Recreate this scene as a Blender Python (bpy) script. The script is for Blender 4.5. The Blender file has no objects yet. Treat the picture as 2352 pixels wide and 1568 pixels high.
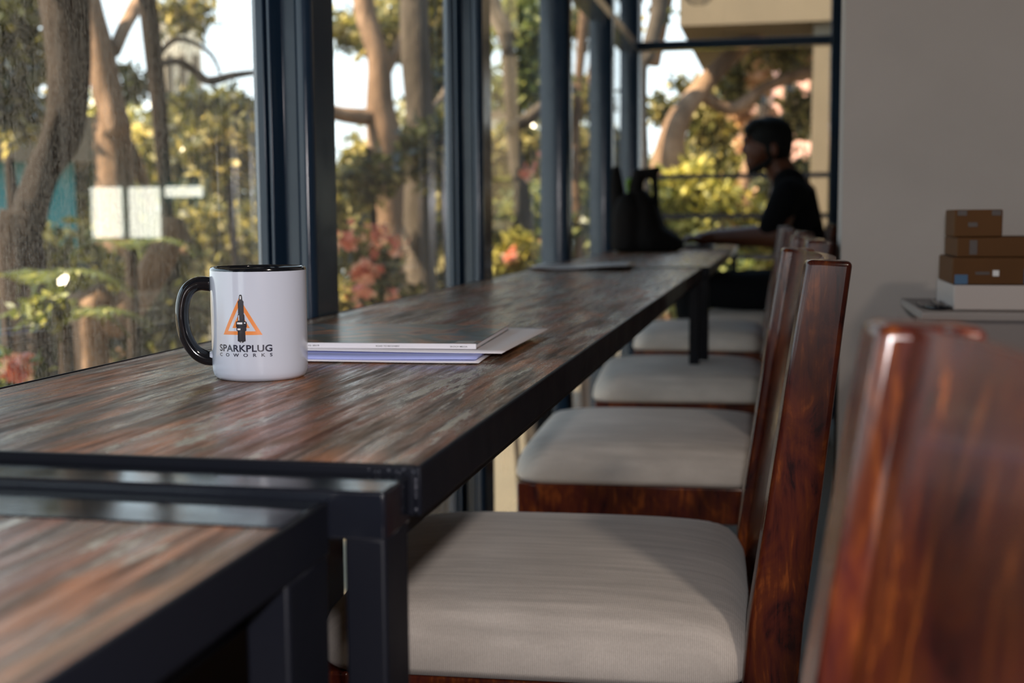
import bpy, bmesh, math, random
import numpy as np
from mathutils import Vector, Matrix, noise as mnoise
random.seed(7)
rng = np.random.default_rng(11)
PI = math.pi
sc = bpy.context.scene
col = sc.collection

# ------------------------------------------------------------------ camera
F, YAW, PITCH, ROLL = 2896.6, math.radians(11.88), math.radians(5.666), math.radians(-0.4255)
CAM = Vector((0, 0, 0.882))
_f = Vector((-math.sin(YAW)*math.cos(PITCH), math.cos(YAW)*math.cos(PITCH), -math.sin(PITCH)))
_r = Vector((math.cos(YAW), math.sin(YAW), 0)); _u = _r.cross(_f)
_c, _s = math.cos(ROLL), math.sin(ROLL)
RT, UP = _r*_c + _u*_s, -_r*_s + _u*_c
cd = bpy.data.cameras.new('camera'); cam = bpy.data.objects.new('camera', cd); col.objects.link(cam)
cam.matrix_world = Matrix(((RT.x, UP.x, -_f.x, CAM.x), (RT.y, UP.y, -_f.y, CAM.y), (RT.z, UP.z, -_f.z, CAM.z), (0, 0, 0, 1)))
cd.sensor_width = 23.5; cd.lens = F*23.5/2352; cd.clip_start = 0.02; cd.clip_end = 400
cd.dof.use_dof = True; cd.dof.focus_distance = 1.06; cd.dof.aperture_fstop = 4.2
sc.camera = cam

def ray(x, y):
    return RT*((x-1176)/F) + UP*(-(y-784)/F) + _f
def onY(x, y, Y):
    d = ray(x, y); return CAM + d*(Y/d.y)
def at(x, y, D):                       # the place seen at a pixel, D metres away over the ground
    d = ray(x, y); return CAM + d*(D/math.hypot(d.x, d.y))

# ------------------------------------------------------------------ world, sun, flash, exposure
w = bpy.data.worlds.new('sky'); sc.world = w; w.use_nodes = True
nt = w.node_tree; nt.nodes.clear()
wo = nt.nodes.new('ShaderNodeOutputWorld'); bg = nt.nodes.new('ShaderNodeBackground')
tc = nt.nodes.new('ShaderNodeTexCoord'); sx = nt.nodes.new('ShaderNodeSeparateXYZ'); cr = nt.nodes.new('ShaderNodeValToRGB')
nt.links.new(tc.outputs['Generated'], sx.inputs[0]); nt.links.new(sx.outputs['Z'], cr.inputs[0])
cr.color_ramp.elements[0].position = 0.0; cr.color_ramp.elements[0].color = (0.92, 0.97, 1.0, 1)
cr.color_ramp.elements[1].position = 0.6; cr.color_ramp.elements[1].color = (0.50, 0.72, 1.0, 1)
nt.links.new(cr.outputs[0], bg.inputs['Color']); bg.inputs['Strength'].default_value = 2.7
nt.links.new(bg.outputs[0], wo.inputs[0])
sl = bpy.data.lights.new('sun', 'SUN'); sl.energy = 24.0; sl.angle = math.radians(0.6); sl.color = (1.0, 0.80, 0.58)
so = bpy.data.objects.new('sun', sl); col.objects.link(so)
so.rotation_euler = Vector((-0.48, -0.30, 0.74)).to_track_quat('Z', 'Y').to_euler()
fl = bpy.data.lights.new('camera_flash', 'POINT'); fl.energy = 27.0; fl.shadow_soft_size = 0.012; fl.color = (1.0, 0.95, 0.95)
fo = bpy.data.objects.new('camera_flash', fl); col.objects.link(fo); fo.location = CAM + UP*0.085 + RT*0.02 - _f*0.04
a2 = bpy.data.lights.new('back_wall_fill', 'AREA'); a2.energy = 3.0; a2.size = 0.6; a2.color = (1.0, 0.86, 0.72)  # added warm fill that lifts the back wall, no real fixture
b2 = bpy.data.objects.new('back_wall_fill', a2); col.objects.link(b2); b2.location = (2.0, 4.2, 2.62)
al = bpy.data.lights.new('ceiling_lamp', 'AREA'); al.energy = 22.0; al.shape = 'DISK'; al.size = 0.22; al.color = (1.0, 0.86, 0.72)
ao = bpy.data.objects.new('ceiling_lamp', al); col.objects.link(ao); ao.location = (1.25, -0.30, 2.42)
vs = sc.view_settings; vs.view_transform = 'Standard'; vs.look = 'None'; vs.exposure = 0.0; vs.gamma = 1.0; vs.use_curve_mapping = False
cy = sc.cycles
cy.use_denoising = True; cy.max_bounces = 7; cy.diffuse_bounces = 3; cy.glossy_bounces = 4; cy.transparent_max_bounces = 16
cy.transmission_bounces = 4; cy.sample_clamp_indirect = 4.0; cy.caustics_reflective = False; cy.caustics_refractive = False

# ------------------------------------------------------------------ materials
def mat(name, color=(0.5, 0.5, 0.5), rough=0.5, metal=0.0, coat=0.0, spec=0.5, emit=None, estr=0.0):
    m = bpy.data.materials.new(name); m.use_nodes = True
    b = m.node_tree.nodes['Principled BSDF']
    b.inputs['Base Color'].default_value = (*color, 1); b.inputs['Roughness'].default_value = rough
    b.inputs['Metallic'].default_value = metal; b.inputs['Coat Weight'].default_value = coat
    b.inputs['Coat Roughness'].default_value = 0.08; b.inputs['Specular IOR Level'].default_value = spec
    if emit: b.inputs['Emission Color'].default_value = (*emit, 1); b.inputs['Emission Strength'].default_value = estr
    return m
def N(m, t): return m.node_tree.nodes.new('ShaderNode'+t)
def L(m, a, b): m.node_tree.links.new(a, b)
def B(m): return m.node_tree.nodes['Principled BSDF']
def coords(m, scale=(1, 1, 1), which='Object', rot=(0, 0, 0)):
    t = N(m, 'TexCoord'); mp = N(m, 'Mapping'); mp.inputs['Scale'].default_value = scale; mp.inputs['Rotation'].default_value = rot
    L(m, t.outputs[which], mp.inputs[0]); return mp.outputs[0]
def noise(m, vec, scale=5, detail=4, rough=0.55, dist=0.0):
    n = N(m, 'TexNoise'); n.inputs['Scale'].default_value = scale; n.inputs['Detail'].default_value = detail
    n.inputs['Roughness'].default_value = rough; n.inputs['Distortion'].default_value = dist; L(m, vec, n.inputs['Vector']); return n.outputs['Fac']
def ramp(m, fac, stops):
    r = N(m, 'ValToRGB'); e = r.color_ramp.elements
    while len(e) < len(stops): e.new(0.5)
    for k, (p, c) in enumerate(stops):
        e[k].position = p; e[k].color = (*c, 1) if len(c) == 3 else c
    L(m, fac, r.inputs[0]); return r.outputs[0]
def g(v): return (v, v, v)
def mix(m, fac, a, b, kind='MIX'):
    x = N(m, 'MixRGB'); x.blend_type = kind
    for i, v in enumerate((fac, a, b)):
        if isinstance(v, (float, int)): x.inputs[i].default_value = v
        elif isinstance(v, tuple): x.inputs[i].default_value = (*v, 1)
        else: L(m, v, x.inputs[i])
    return x.outputs[0]
def bump(m, h, strength=0.3, dist=0.001):
    b = N(m, 'Bump'); b.inputs['Strength'].default_value = strength; b.inputs['Distance'].default_value = dist
    L(m, h, b.inputs['Height']); L(m, b.outputs[0], B(m).inputs['Normal'])

def make_top():
    m = mat('worn_plank_laminate', rough=0.35, spec=0.5)
    broad = noise(m, coords(m, (9, 1.6, 1)), 1.4, 5, 0.6, 0.5)
    base = ramp(m, broad, [(0.28, (0.090, 0.070, 0.052)), (0.39, (0.250, 0.105, 0.062)), (0.49, (0.140, 0.100, 0.070)), (0.59, (0.370, 0.145, 0.062)), (0.72, (0.180, 0.135, 0.100))])
    streak = noise(m, coords(m, (150, 7, 1)), 1.0, 6, 0.65, 0.3)
    s2 = ramp(m, streak, [(0.36, g(0.40)), (0.50, g(1.0)), (0.66, (1.45, 1.4, 1.3))])
    c = mix(m, 1.0, base, s2, 'MULTIPLY')
    worn = noise(m, coords(m, (22, 3.2, 1)), 1.5, 9, 0.72, 0.2)
    wf = ramp(m, worn, [(0.56, g(0)), (0.58, g(1))])
    fine = ramp(m, noise(m, coords(m, (130, 22, 1)), 1.0, 5, 0.7), [(0.44, g(0)), (0.49, g(1))])
    wm = mix(m, 1.0, wf, fine, 'MULTIPLY')
    c = mix(m, wm, c, (0.42, 0.39, 0.32))
    # plank seams
    tcx = coords(m, (1, 1, 1)); sp = N(m, 'SeparateXYZ'); L(m, tcx, sp.inputs[0])
    mt = N(m, 'Math'); mt.operation = 'MULTIPLY'; L(m, sp.outputs[0], mt.inputs[0]); mt.inputs[1].default_value = 1/0.062
    fr = N(m, 'Math'); fr.operation = 'FRACT'; L(m, mt.outputs[0], fr.inputs[0])
    seam = ramp(m, fr.outputs[0], [(0.0, g(0.45)), (0.025, g(1.0)), (0.975, g(1.0)), (1.0, g(0.45))])
    c = mix(m, 1.0, c, seam, 'MULTIPLY')
    L(m, c, B(m).inputs['Base Color'])
    L(m, ramp(m, mix(m, 0.5, worn, streak), [(0.38, g(0.50)), (0.50, g(0.30)), (0.60, g(0.16))]), B(m).inputs['Roughness'])
    L(m, ramp(m, worn, [(0.42, g(0.06)), (0.60, g(0.60))]), B(m).inputs['Specular IOR Level'])
    bump(m, mix(m, 0.4, streak, wm), 0.28, 0.0010)
    return m
M_TOP = make_top()

def make_steel(name='black_painted_steel', c=(0.006, 0.007, 0.011), r=0.12):
    m = mat(name, c, r, spec=0.42)
    n = noise(m, coords(m, (14, 14, 14)), 1.0, 6, 0.6)
    L(m, ramp(m, n, [(0.35, g(r-0.04)), (0.7, g(r+0.06))]), B(m).inputs['Roughness'])
    bump(m, noise(m, coords(m, (60, 60, 60)), 1.0, 3), 0.05, 0.001)
    return m
M_STEEL = make_steel()
M_RIM = make_steel('matte_black_steel', (0.0045, 0.0052, 0.0085), 0.42); B(M_RIM).inputs['Specular IOR Level'].default_value = 0.10
M_ALU = make_steel('blue_black_window_aluminium', (0.012, 0.028, 0.055), 0.20); B(M_ALU).inputs['Specular IOR Level'].default_value = 0.5  # navy frame paint, made bluer to carry the blue light on it
M_WELD = make_steel('weld_bead_steel', (0.03, 0.033, 0.045), 0.22)

def make_sheesham():
    m = mat('polished_red_brown_wood', rough=0.24, coat=0.22, spec=0.4)
    v = coords(m, (1, 1, 0.42))
    n1 = noise(m, v, 26, 5, 0.6, 1.6)
    n2 = noise(m, coords(m, (60, 60, 6)), 2.0, 4, 0.6, 1.2)
    n3 = noise(m, coords(m, (1, 1, 0.7)), 9, 3, 0.5, 0.8)
    f = mix(m, 0.35, n1, n2)
    c = ramp(m, f, [(0.36, (0.016, 0.004, 0.005)), (0.45, (0.065, 0.012, 0.008)), (0.54, (0.095, 0.020, 0.007)), (0.67, (0.290, 0.075, 0.015))])
    c = mix(m, 1.0, c, ramp(m, n3, [(0.35, g(0.45)), (0.6, g(1.15))]), 'MULTIPLY')
    L(m, c, B(m).inputs['Base Color'])
    bump(m, noise(m, coords(m, (40, 40, 12)), 2.0, 3), 0.04, 0.001)
    return m
M_WOOD = make_sheesham()

def make_fabric():
    m = mat('woven_beige_fabric', rough=0.85, spec=0.25)
    t = N(m, 'TexCoord')
    hs = []
    for k, ang in enumerate((0.0, PI/2)):
        wv = N(m, 'TexWave'); wv.wave_type = 'BANDS'; wv.bands_direction = 'X'
        mp = N(m, 'Mapping'); mp.inputs['Rotation'].default_value = (0, 0, ang+0.04); L(m, t.outputs['Object'], mp.inputs[0]); L(m, mp.outputs[0], wv.inputs[0])
        wv.inputs['Scale'].default_value = 165 if k == 0 else 118; wv.inputs['Distortion'].default_value = 0.6; wv.inputs['Detail'].default_value = 1
        wv.inputs['Detail Scale'].default_value = 0.5
        hs.append(wv.outputs['Fac'])
    h = mix(m, 0.55, hs[0], noise(m, coords(m, (620, 330, 330)), 1.0, 2, 0.6))
    slub = noise(m, coords(m, (5, 60, 5)), 1.5, 4, 0.6)
    big = noise(m, coords(m, (1, 1, 1)), 7, 2, 0.5)
    c = mix(m, h, (0.46, 0.405, 0.365), (0.74, 0.675, 0.62))
    c = mix(m, 1.0, c, ramp(m, slub, [(0.35, g(0.84)), (0.65, g(1.06))]), 'MULTIPLY')
    c = mix(m, 1.0, c, ramp(m, big, [(0.35, g(0.88)), (0.65, g(1.04))]), 'MULTIPLY')
    L(m, c, B(m).inputs['Base Color'])
    B(m).inputs['Sheen Weight'].default_value = 0.2
    bump(m, h, 0.35, 0.0005)
    return m
M_FAB = make_fabric()

def make_glass(name, dirt=0.05, tint=(0.90, 0.93, 0.92), streak=(60, 60, 3)):
    m = bpy.data.materials.new(name); m.use_nodes = True; n = m.node_tree; n.nodes.clear()
    out = n.nodes.new('ShaderNodeOutputMaterial')
    tr = n.nodes.new('ShaderNodeBsdfTransparent'); tr.inputs[0].default_value = (*tint, 1)
    gl = n.nodes.new('ShaderNodeBsdfGlossy'); gl.inputs['Roughness'].default_value = 0.0; gl.inputs[0].default_value = (0.95, 0.97, 1, 1)
    fr = n.nodes.new('ShaderNodeFresnel'); fr.inputs[0].default_value = 1.7
    ge = n.nodes.new('ShaderNodeNewGeometry'); iv = n.nodes.new('ShaderNodeMath'); iv.operation = 'SUBTRACT'; iv.inputs[0].default_value = 1.0; n.links.new(ge.outputs['Backfacing'], iv.inputs[1])
    fm = n.nodes.new('ShaderNodeMath'); fm.operation = 'MULTIPLY'; n.links.new(fr.outputs[0], fm.inputs[0]); n.links.new(iv.outputs[0], fm.inputs[1])
    m1 = n.nodes.new('ShaderNodeMixShader'); n.links.new(fm.outputs[0], m1.inputs[0]); n.links.new(tr.outputs[0], m1.inputs[1]); n.links.new(gl.outputs[0], m1.inputs[2])
    df = n.nodes.new('ShaderNodeBsdfTranslucent'); df.inputs[0].default_value = (0.58, 0.54, 0.47, 1)
    d2 = n.nodes.new('ShaderNodeBsdfDiffuse'); d2.inputs[0].default_value = (0.7, 0.68, 0.64, 1)
    md = n.nodes.new('ShaderNodeMixShader'); md.inputs[0].default_value = 0.35; n.links.new(df.outputs[0], md.inputs[1]); n.links.new(d2.outputs[0], md.inputs[2])
    no = noise(m, coords(m, streak), 2.0, 5, 0.7); nf = noise(m, coords(m, (1, 1, 1)), 260, 2, 0.6); nb = noise(m, coords(m, (1, 1, 0.5)), 1.3, 2)
    dd = mix(m, 0.5, no, nf)
    rr = ramp(m, dd, [(0.36, g(dirt*0.15)), (0.64, g(dirt*2.0))])
    rr = mix(m, 1.0, rr, ramp(m, nb, [(0.3, g(0.6)), (0.7, g(1.4))]), 'MULTIPLY')
    rr = mix(m, 1.0, rr, iv.outputs[0], 'MULTIPLY')
    m2 = n.nodes.new('ShaderNodeMixShader'); n.links.new(rr, m2.inputs[0]); n.links.new(m1.outputs[0], m2.inputs[1]); n.links.new(md.outputs[0], m2.inputs[2])
    n.links.new(m2.outputs[0], out.inputs[0]); return m
M_GLASS_DIRTY = make_glass('dusty_streaked_glass', 0.10)
M_GLASS = make_glass('window_glass', 0.035)
M_GLASS_CLEAN = make_glass('far_window_glass', 0.02)

def make_wall(name, c, sc_=3.0):
    m = mat(name, c, 0.8, spec=0.3)
    n = noise(m, coords(m), sc_, 5, 0.6)
    L(m, mix(m, 1.0, c, ramp(m, n, [(0.3, g(0.93)), (0.7, g(1.05))]), 'MULTIPLY'), B(m).inputs['Base Color'])
    bump(m, noise(m, coords(m), 90, 3), 0.12, 0.002); return m
M_WALL = make_wall('painted_plaster', (0.36, 0.325, 0.305))
M_DARKW = make_wall('dark_brown_panelling', (0.10, 0.07, 0.05))
M_CEIL = make_wall('ceiling_paint', (0.16, 0.15, 0.14))
M_FLOOR = mat('grey_floor_tile', (0.10, 0.095, 0.09), 0.4)
_bk = N(M_FLOOR, 'TexBrick'); L(M_FLOOR, coords(M_FLOOR, (1.6, 1.6, 1)), _bk.inputs[0]); _bk.offset = 0
_bk.inputs['Color1'].default_value = (0.11, 0.10, 0.095, 1); _bk.inputs['Color2'].default_value = (0.095, 0.09, 0.085, 1); _bk.inputs['Mortar'].default_value = (0.04, 0.04, 0.04, 1)
_bk.inputs['Mortar Size'].default_value = 0.008; _bk.inputs['Brick Width'].default_value = 1; _bk.inputs['Row Height'].default_value = 1
L(M_FLOOR, _bk.outputs[0], B(M_FLOOR).inputs['Base Color'])
M_TEAL = make_wall('teal_paint', (0.05, 0.22, 0.23))
M_CREAM = make_wall('cream_render', (0.75, 0.62, 0.45))
M_PINKW = make_wall('salmon_render', (0.80, 0.42, 0.32))
M_BEIGE = make_wall('beige_concrete', (0.15, 0.112, 0.072))  # darkened so the canopy's shade sits in the colour
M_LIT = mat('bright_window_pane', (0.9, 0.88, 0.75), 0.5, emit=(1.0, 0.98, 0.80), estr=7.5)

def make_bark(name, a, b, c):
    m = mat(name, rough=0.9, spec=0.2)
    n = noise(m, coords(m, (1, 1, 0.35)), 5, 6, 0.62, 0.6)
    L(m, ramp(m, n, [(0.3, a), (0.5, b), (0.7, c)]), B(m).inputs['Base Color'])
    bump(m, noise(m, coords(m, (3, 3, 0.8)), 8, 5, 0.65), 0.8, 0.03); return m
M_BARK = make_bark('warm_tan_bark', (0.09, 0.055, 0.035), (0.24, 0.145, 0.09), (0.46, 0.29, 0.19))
M_BARK_D = make_bark('shaded_brown_bark', (0.012, 0.008, 0.006), (0.028, 0.019, 0.014), (0.06, 0.042, 0.032))  # bark darkened to carry the shade under the crown
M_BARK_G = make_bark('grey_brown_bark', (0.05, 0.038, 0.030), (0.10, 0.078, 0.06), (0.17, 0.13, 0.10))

def make_leaf(name, cols, trans=0.42, rough=0.22):
    m = bpy.data.materials.new(name); m.use_nodes = True; n = m.node_tree
    b = B(m); b.inputs['Roughness'].default_value = rough; b.inputs['Specular IOR Level'].default_value = 0.5
    ge = N(m, 'NewGeometry')
    k = len(cols); c = ramp(m, ge.outputs['Random Per Island'], [(i/(k-1) if k > 1 else 0, cc) for i, cc in enumerate(cols)])
    L(m, c, b.inputs['Base Color'])
    t = N(m, 'BsdfTranslucent'); L(m, mix(m, 1.0, c, (1.25, 1.15, 0.7), 'MULTIPLY'), t.inputs[0])
    mx = N(m, 'MixShader'); mx.inputs[0].default_value = trans
    L(m, b.outputs[0], mx.inputs[1]); L(m, t.outputs[0], mx.inputs[2])
    o = [x for x in n.nodes if x.type == 'OUTPUT_MATERIAL'][0]; L(m, mx.outputs[0], o.inputs[0]); return m
M_LEAF_O = make_leaf('olive_leaves', [(0.030, 0.034, 0.012), (0.07, 0.072, 0.022), (0.15, 0.14, 0.045), (0.30, 0.26, 0.09), (0.75, 0.62, 0.32)])  # brightest stop paints bokeh glints, as in the leaf ramps below
M_LEAF_D = make_leaf('dark_green_leaves', [(0.022, 0.027, 0.011), (0.05, 0.055, 0.019), (0.075, 0.082, 0.028), (0.20, 0.19, 0.08)])
M_LEAF_Y = make_leaf('yellow_green_leaves', [(0.06, 0.062, 0.014), (0.20, 0.19, 0.035), (0.38, 0.34, 0.07), (0.85, 0.74, 0.25)])
M_LEAF_G = make_leaf('fresh_green_leaves', [(0.035, 0.050, 0.014), (0.085, 0.11, 0.028), (0.17, 0.20, 0.055), (0.55, 0.55, 0.24)])
M_FLOWER = make_leaf('pink_red_petals', [(0.55, 0.14, 0.11), (0.88, 0.36, 0.28), (0.98, 0.72, 0.60)], 0.4, 0.5)
M_PEACH = make_leaf('peach_bokeh_leaves', [(0.30, 0.16, 0.08), (0.70, 0.42, 0.26), (0.95, 0.68, 0.48)], 0.4, 0.3)  # leaf colour stands in for warm sunlit bokeh spots
M_GROUND = make_wall('dry_earth', (0.13, 0.10, 0.06), 0.5)
M_DIRTP = make_wall('sandy_path', (0.42, 0.32, 0.22), 0.7)

# ------------------------------------------------------------------ helpers
def link(o, parent=None):
    col.objects.link(o)
    if parent is not None: o.parent = parent
    return o
def tag(o, label=None, cat=None, group=None, kind=None):
    if label: o['label'] = label
    if cat: o['category'] = cat
    if group: o['group'] = group
    if kind: o['kind'] = kind
    return o
def empty(name, loc=(0, 0, 0), rz=0.0):
    o = bpy.data.objects.new(name, None); o.location = loc; o.rotation_euler = (0, 0, rz); o.empty_display_size = 0.1
    col.objects.link(o); return o
def obj(name, bm, m, parent=None, smooth=False, loc=None):
    me = bpy.data.meshes.new(name); bm.normal_update(); bm.to_mesh(me); bm.free()
    if m is not None: me.materials.append(m)
    if smooth:
        for p in me.polygons: p.use_smooth = True
    o = bpy.data.objects.new(name, me); link(o, parent)
    if loc is not None: o.location = loc
    return o
def bevel(o, w_=0.003, seg=2, ang=35):
    b = o.modifiers.new('bevel', 'BEVEL'); b.width = w_; b.segments = seg; b.limit_method = 'ANGLE'; b.angle_limit = math.radians(ang)
    b.harden_normals = False
    for p in o.data.polygons: p.use_smooth = True
    try: o.data.set_sharp_from_angle(angle=math.radians(50))
    except Exception: pass
    return o
def bx(bm, x0, x1, y0, y1, z0, z1):
    vs_ = [bm.verts.new((x, y, z)) for z in (z0, z1) for (x, y) in ((x0, y0), (x1, y0), (x1, y1), (x0, y1))]
    for f in ((3, 2, 1, 0), (4, 5, 6, 7), (0, 1, 5, 4), (1, 2, 6, 5), (2, 3, 7, 6), (3, 0, 4, 7)): bm.faces.new([vs_[i] for i in f])
    return vs_
def box(name, m, parent, x0, x1, y0, y1, z0, z1, bv=0.0):
    bm = bmesh.new(); bx(bm, x0, x1, y0, y1, z0, z1); o = obj(name, bm, m, parent)
    if bv: bevel(o, bv)
    return o
def prism(bm, pts, z0, z1):
    a = [bm.verts.new((x, y, z0)) for x, y in pts]; b = [bm.verts.new((x, y, z1)) for x, y in pts]; n = len(pts)
    bm.faces.new(a[::-1]); bm.faces.new(b)
    for i in range(n): bm.faces.new((a[i], a[(i+1) % n], b[(i+1) % n], b[i]))
def tube(bm, pts, rad, n=12, cap=True, wob=0.0, seed=0.0, flat=None):
    pts = [Vector(p) for p in pts]; rings = []
    if not hasattr(rad, '__len__'): rad = [rad]*len(pts)
    prev = None
    for i, p in enumerate(pts):
        t = (pts[min(i+1, len(pts)-1)] - pts[max(i-1, 0)]).normalized()
        if prev is None: a = t.orthogonal().normalized()
        else: a = (prev - t*prev.dot(t)).normalized()
        prev = a; b = t.cross(a); ring = []
        for k in range(n):
            th = 2*PI*k/n; r = rad[i]
            if wob: r *= 1 + wob*mnoise.noise(Vector((p.x*2+seed+math.cos(th), p.y*2+math.sin(th), p.z*2)))
            ring.append(bm.verts.new(p + a*math.cos(th)*r + b*math.sin(th)*r*(flat or 1)))
        rings.append(ring)
    for i in range(len(rings)-1):
        for k in range(n): bm.faces.new((rings[i][k], rings[i][(k+1) % n], rings[i+1][(k+1) % n], rings[i+1][k]))
    if cap: bm.faces.new(rings[0][::-1]); bm.faces.new(rings[-1])
def spline(pts, k=6):
    P = [np.array(p, float) for p in pts]; P = [2*P[0]-P[1]] + P + [2*P[-1]-P[-2]]; out = []
    for i in range(1, len(P)-2):
        for j in range(k):
            t = j/k; a, b, c, d = P[i-1], P[i], P[i+1], P[i+2]
            out.append(0.5*((2*b)+(c-a)*t+(2*a-5*b+4*c-d)*t*t+(3*b-a-3*c+d)*t**3))
    out.append(P[-2]); return out
def lathe(bm, prof, n=64):
    rings = []
    for r, z in prof:
        rings.append([bm.verts.new((r*math.cos(2*PI*k/n), r*math.sin(2*PI*k/n), z)) for k in range(n)])
    for i in range(len(rings)-1):
        for k in range(n): bm.faces.new((rings[i][k], rings[i][(k+1) % n], rings[i+1][(k+1) % n], rings[i+1][k]))
    return rings
def text_polys(s, size, bold=0.0, spacing=1.0):
    cu = bpy.data.curves.new('lettering', 'FONT'); cu.body = s; cu.size = size; cu.offset = bold; cu.space_character = spacing
    cu.align_x = 'CENTER'; cu.resolution_u = 4
    o = bpy.data.objects.new('lettering', cu); col.objects.link(o)
    dg = bpy.context.evaluated_depsgraph_get(); me = bpy.data.meshes.new_from_object(o.evaluated_get(dg))
    bpy.data.objects.remove(o); bpy.data.curves.remove(cu)
    vs_ = [tuple(v.co) for v in me.vertices]; fs = [tuple(p.vertices) for p in me.polygons]; bpy.data.meshes.remove(me); return vs_, fs
def copy_tree(o, parent=None):
    c = o.copy(); col.objects.link(c)
    if parent is not None: c.parent = parent
    for ch in list(o.children): copy_tree(ch, c)
    return c

# ------------------------------------------------------------------ the room
XW, YW, ZC = -0.605, 5.62, 2.70            # window line, far window line, ceiling
tag(box('floor', M_FLOOR, None, -0.72, 3.4, -2.6, 5.80, -0.12, 0.0), kind='structure')
tag(box('ceiling', M_CEIL, None, -0.72, 3.4, -2.6, 5.80, ZC, ZC+0.15), kind='structure')
tag(box('sun_block_slab', M_CEIL, None, -2.7, -0.725, -2.6, 5.5, 2.14, 2.22), kind='structure')  # added out-of-view slab that keeps sun and high sky light out
tag(box('wall_left_and_sun_block', M_CEIL, None, -0.7245, -0.700, -2.6, 5.79, 2.14, ZC-0.0005), kind='structure')  # added unseen strip that stops sun coming in above the slab
tag(box('wall_back', M_WALL, None, 0.262, 3.4, YW, YW+0.18, 0, ZC), kind='structure')
tag(box('wall_partition', M_WALL, None, 0.099, 3.2195, 2.06, 2.20, 0.0005, ZC-0.0005), kind='structure')
tag(box('wall_right', M_DARKW, None, 3.22, 3.4, -2.6, YW, 0, ZC), kind='structure')
tag(box('wall_front', M_DARKW, None, -0.72, 3.22, -2.6, -2.42, 0, ZC), kind='structure')
tag(box('baseboard_back', M_STEEL, None, 0.27, 3.2, YW-0.012, YW-0.0005, 0.0005, 0.08), kind='structure')

def mullion(bm, y0, y1, ridged=True):
    xl, xr = -0.688, XW
    if ridged:
        pts = [(xr, y1), (xr, y0+0.012)]
        for k in range(5):
            a = k/4*PI/2; pts.append((xr-0.012+0.012*math.cos(a), y0+0.012-0.012*math.sin(a)))
        pts += [(xr-0.020, y0+0.002), (xr-0.024, y0+0.012), (xr-0.044, y0+0.012), (xr-0.047, y0-0.004)]
        for k in range(4):
            a = k/3*PI/2; pts.append((xr-0.050-0.006*math.sin(a), y0-0.010+0.006*(1-math.cos(a))-0.004))
        pts += [(xr-0.060, y0-0.001), (xr-0.0605, y0-0.010), (xr-0.072, y0-0.010), (xr-0.075, y0+0.0), (xl, y0+0.006), (xl, y1)]
    else:
        pts = [(xr, y1), (xr, y0+0.006), (xr-0.006, y0), (xl+0.006, y0), (xl, y0+0.006), (xl, y1)]
    prism(bm, pts[::-1], 0.0, ZC)
PIL = [(-1.30, -1.21, True), (-0.40, -0.31, True), (0.56, 0.65, True), (1.598, 1.690, True), (2.590, 2.678, True), (3.690, 3.772, False), (4.690, 4.775, False), (5.62, 5.76, False)]
for i, (y0, y1, rd) in enumerate(PIL):
    wn = tag(empty('window_%d' % (i+1), (0, 0, 0)), kind='structure')
    bm = bmesh.new(); mullion(bm, y0, y1, rd); f = obj('window_frame', bm, M_ALU, wn); bevel(f, 0.0015, 2, 50)
    prev = PIL[i-1][1] if i else -2.42
    mg = M_GLASS_DIRTY if i <= 3 else M_GLASS
    box('glass_pane', mg, wn, -0.684, -0.679, prev+0.0005, y0+0.0055, 0.70 if i <= 3 else 0.04, ZC-0.001)
    if i <= 3: tag(box('wall_left_and_sun_block', M_DARKW, None, -0.684, -0.64, prev+0.0005, y0-0.012, 0.046, 0.699), kind='structure')
    box('sill', M_ALU, wn, -0.675, XW, prev, y0, 0.0, 0.045)
    if i >= 6: box('transom', M_ALU, wn, -0.685, XW-0.001, prev, y0, 1.595, 1.635, 0.003)
wn = tag(empty('window_9', (0, 0, 0)), kind='structure')
box('glass_pane', M_GLASS_CLEAN, wn, XW, 0.215, YW+0.03, YW+0.035, 0.05, ZC-0.001)
box('transom', M_ALU, wn, XW, 0.215, YW, YW+0.07, 1.600, 1.638, 0.003)
box('jamb', M_ALU, wn, 0.212, 0.262, YW-0.012, YW+0.09, 0.0, ZC, 0.003)
box('sill', M_ALU, wn, XW, 0.212, YW, YW+0.07, 0.0, 0.06, 0.003)

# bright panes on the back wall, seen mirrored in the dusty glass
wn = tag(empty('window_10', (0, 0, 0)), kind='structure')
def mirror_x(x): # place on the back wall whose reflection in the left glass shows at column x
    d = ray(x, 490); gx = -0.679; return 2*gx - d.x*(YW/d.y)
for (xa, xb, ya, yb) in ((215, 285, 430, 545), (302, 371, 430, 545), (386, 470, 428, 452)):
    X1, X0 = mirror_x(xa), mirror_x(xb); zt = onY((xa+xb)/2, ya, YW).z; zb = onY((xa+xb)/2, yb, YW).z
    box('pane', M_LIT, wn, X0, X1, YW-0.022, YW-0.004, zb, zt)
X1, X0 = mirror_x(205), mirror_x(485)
bm = bmesh.new(); bx(bm, X0, X1, YW-0.012, YW-0.0005, 0.70, 1.22); obj('window_frame', bm, M_TEAL, wn)

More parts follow.
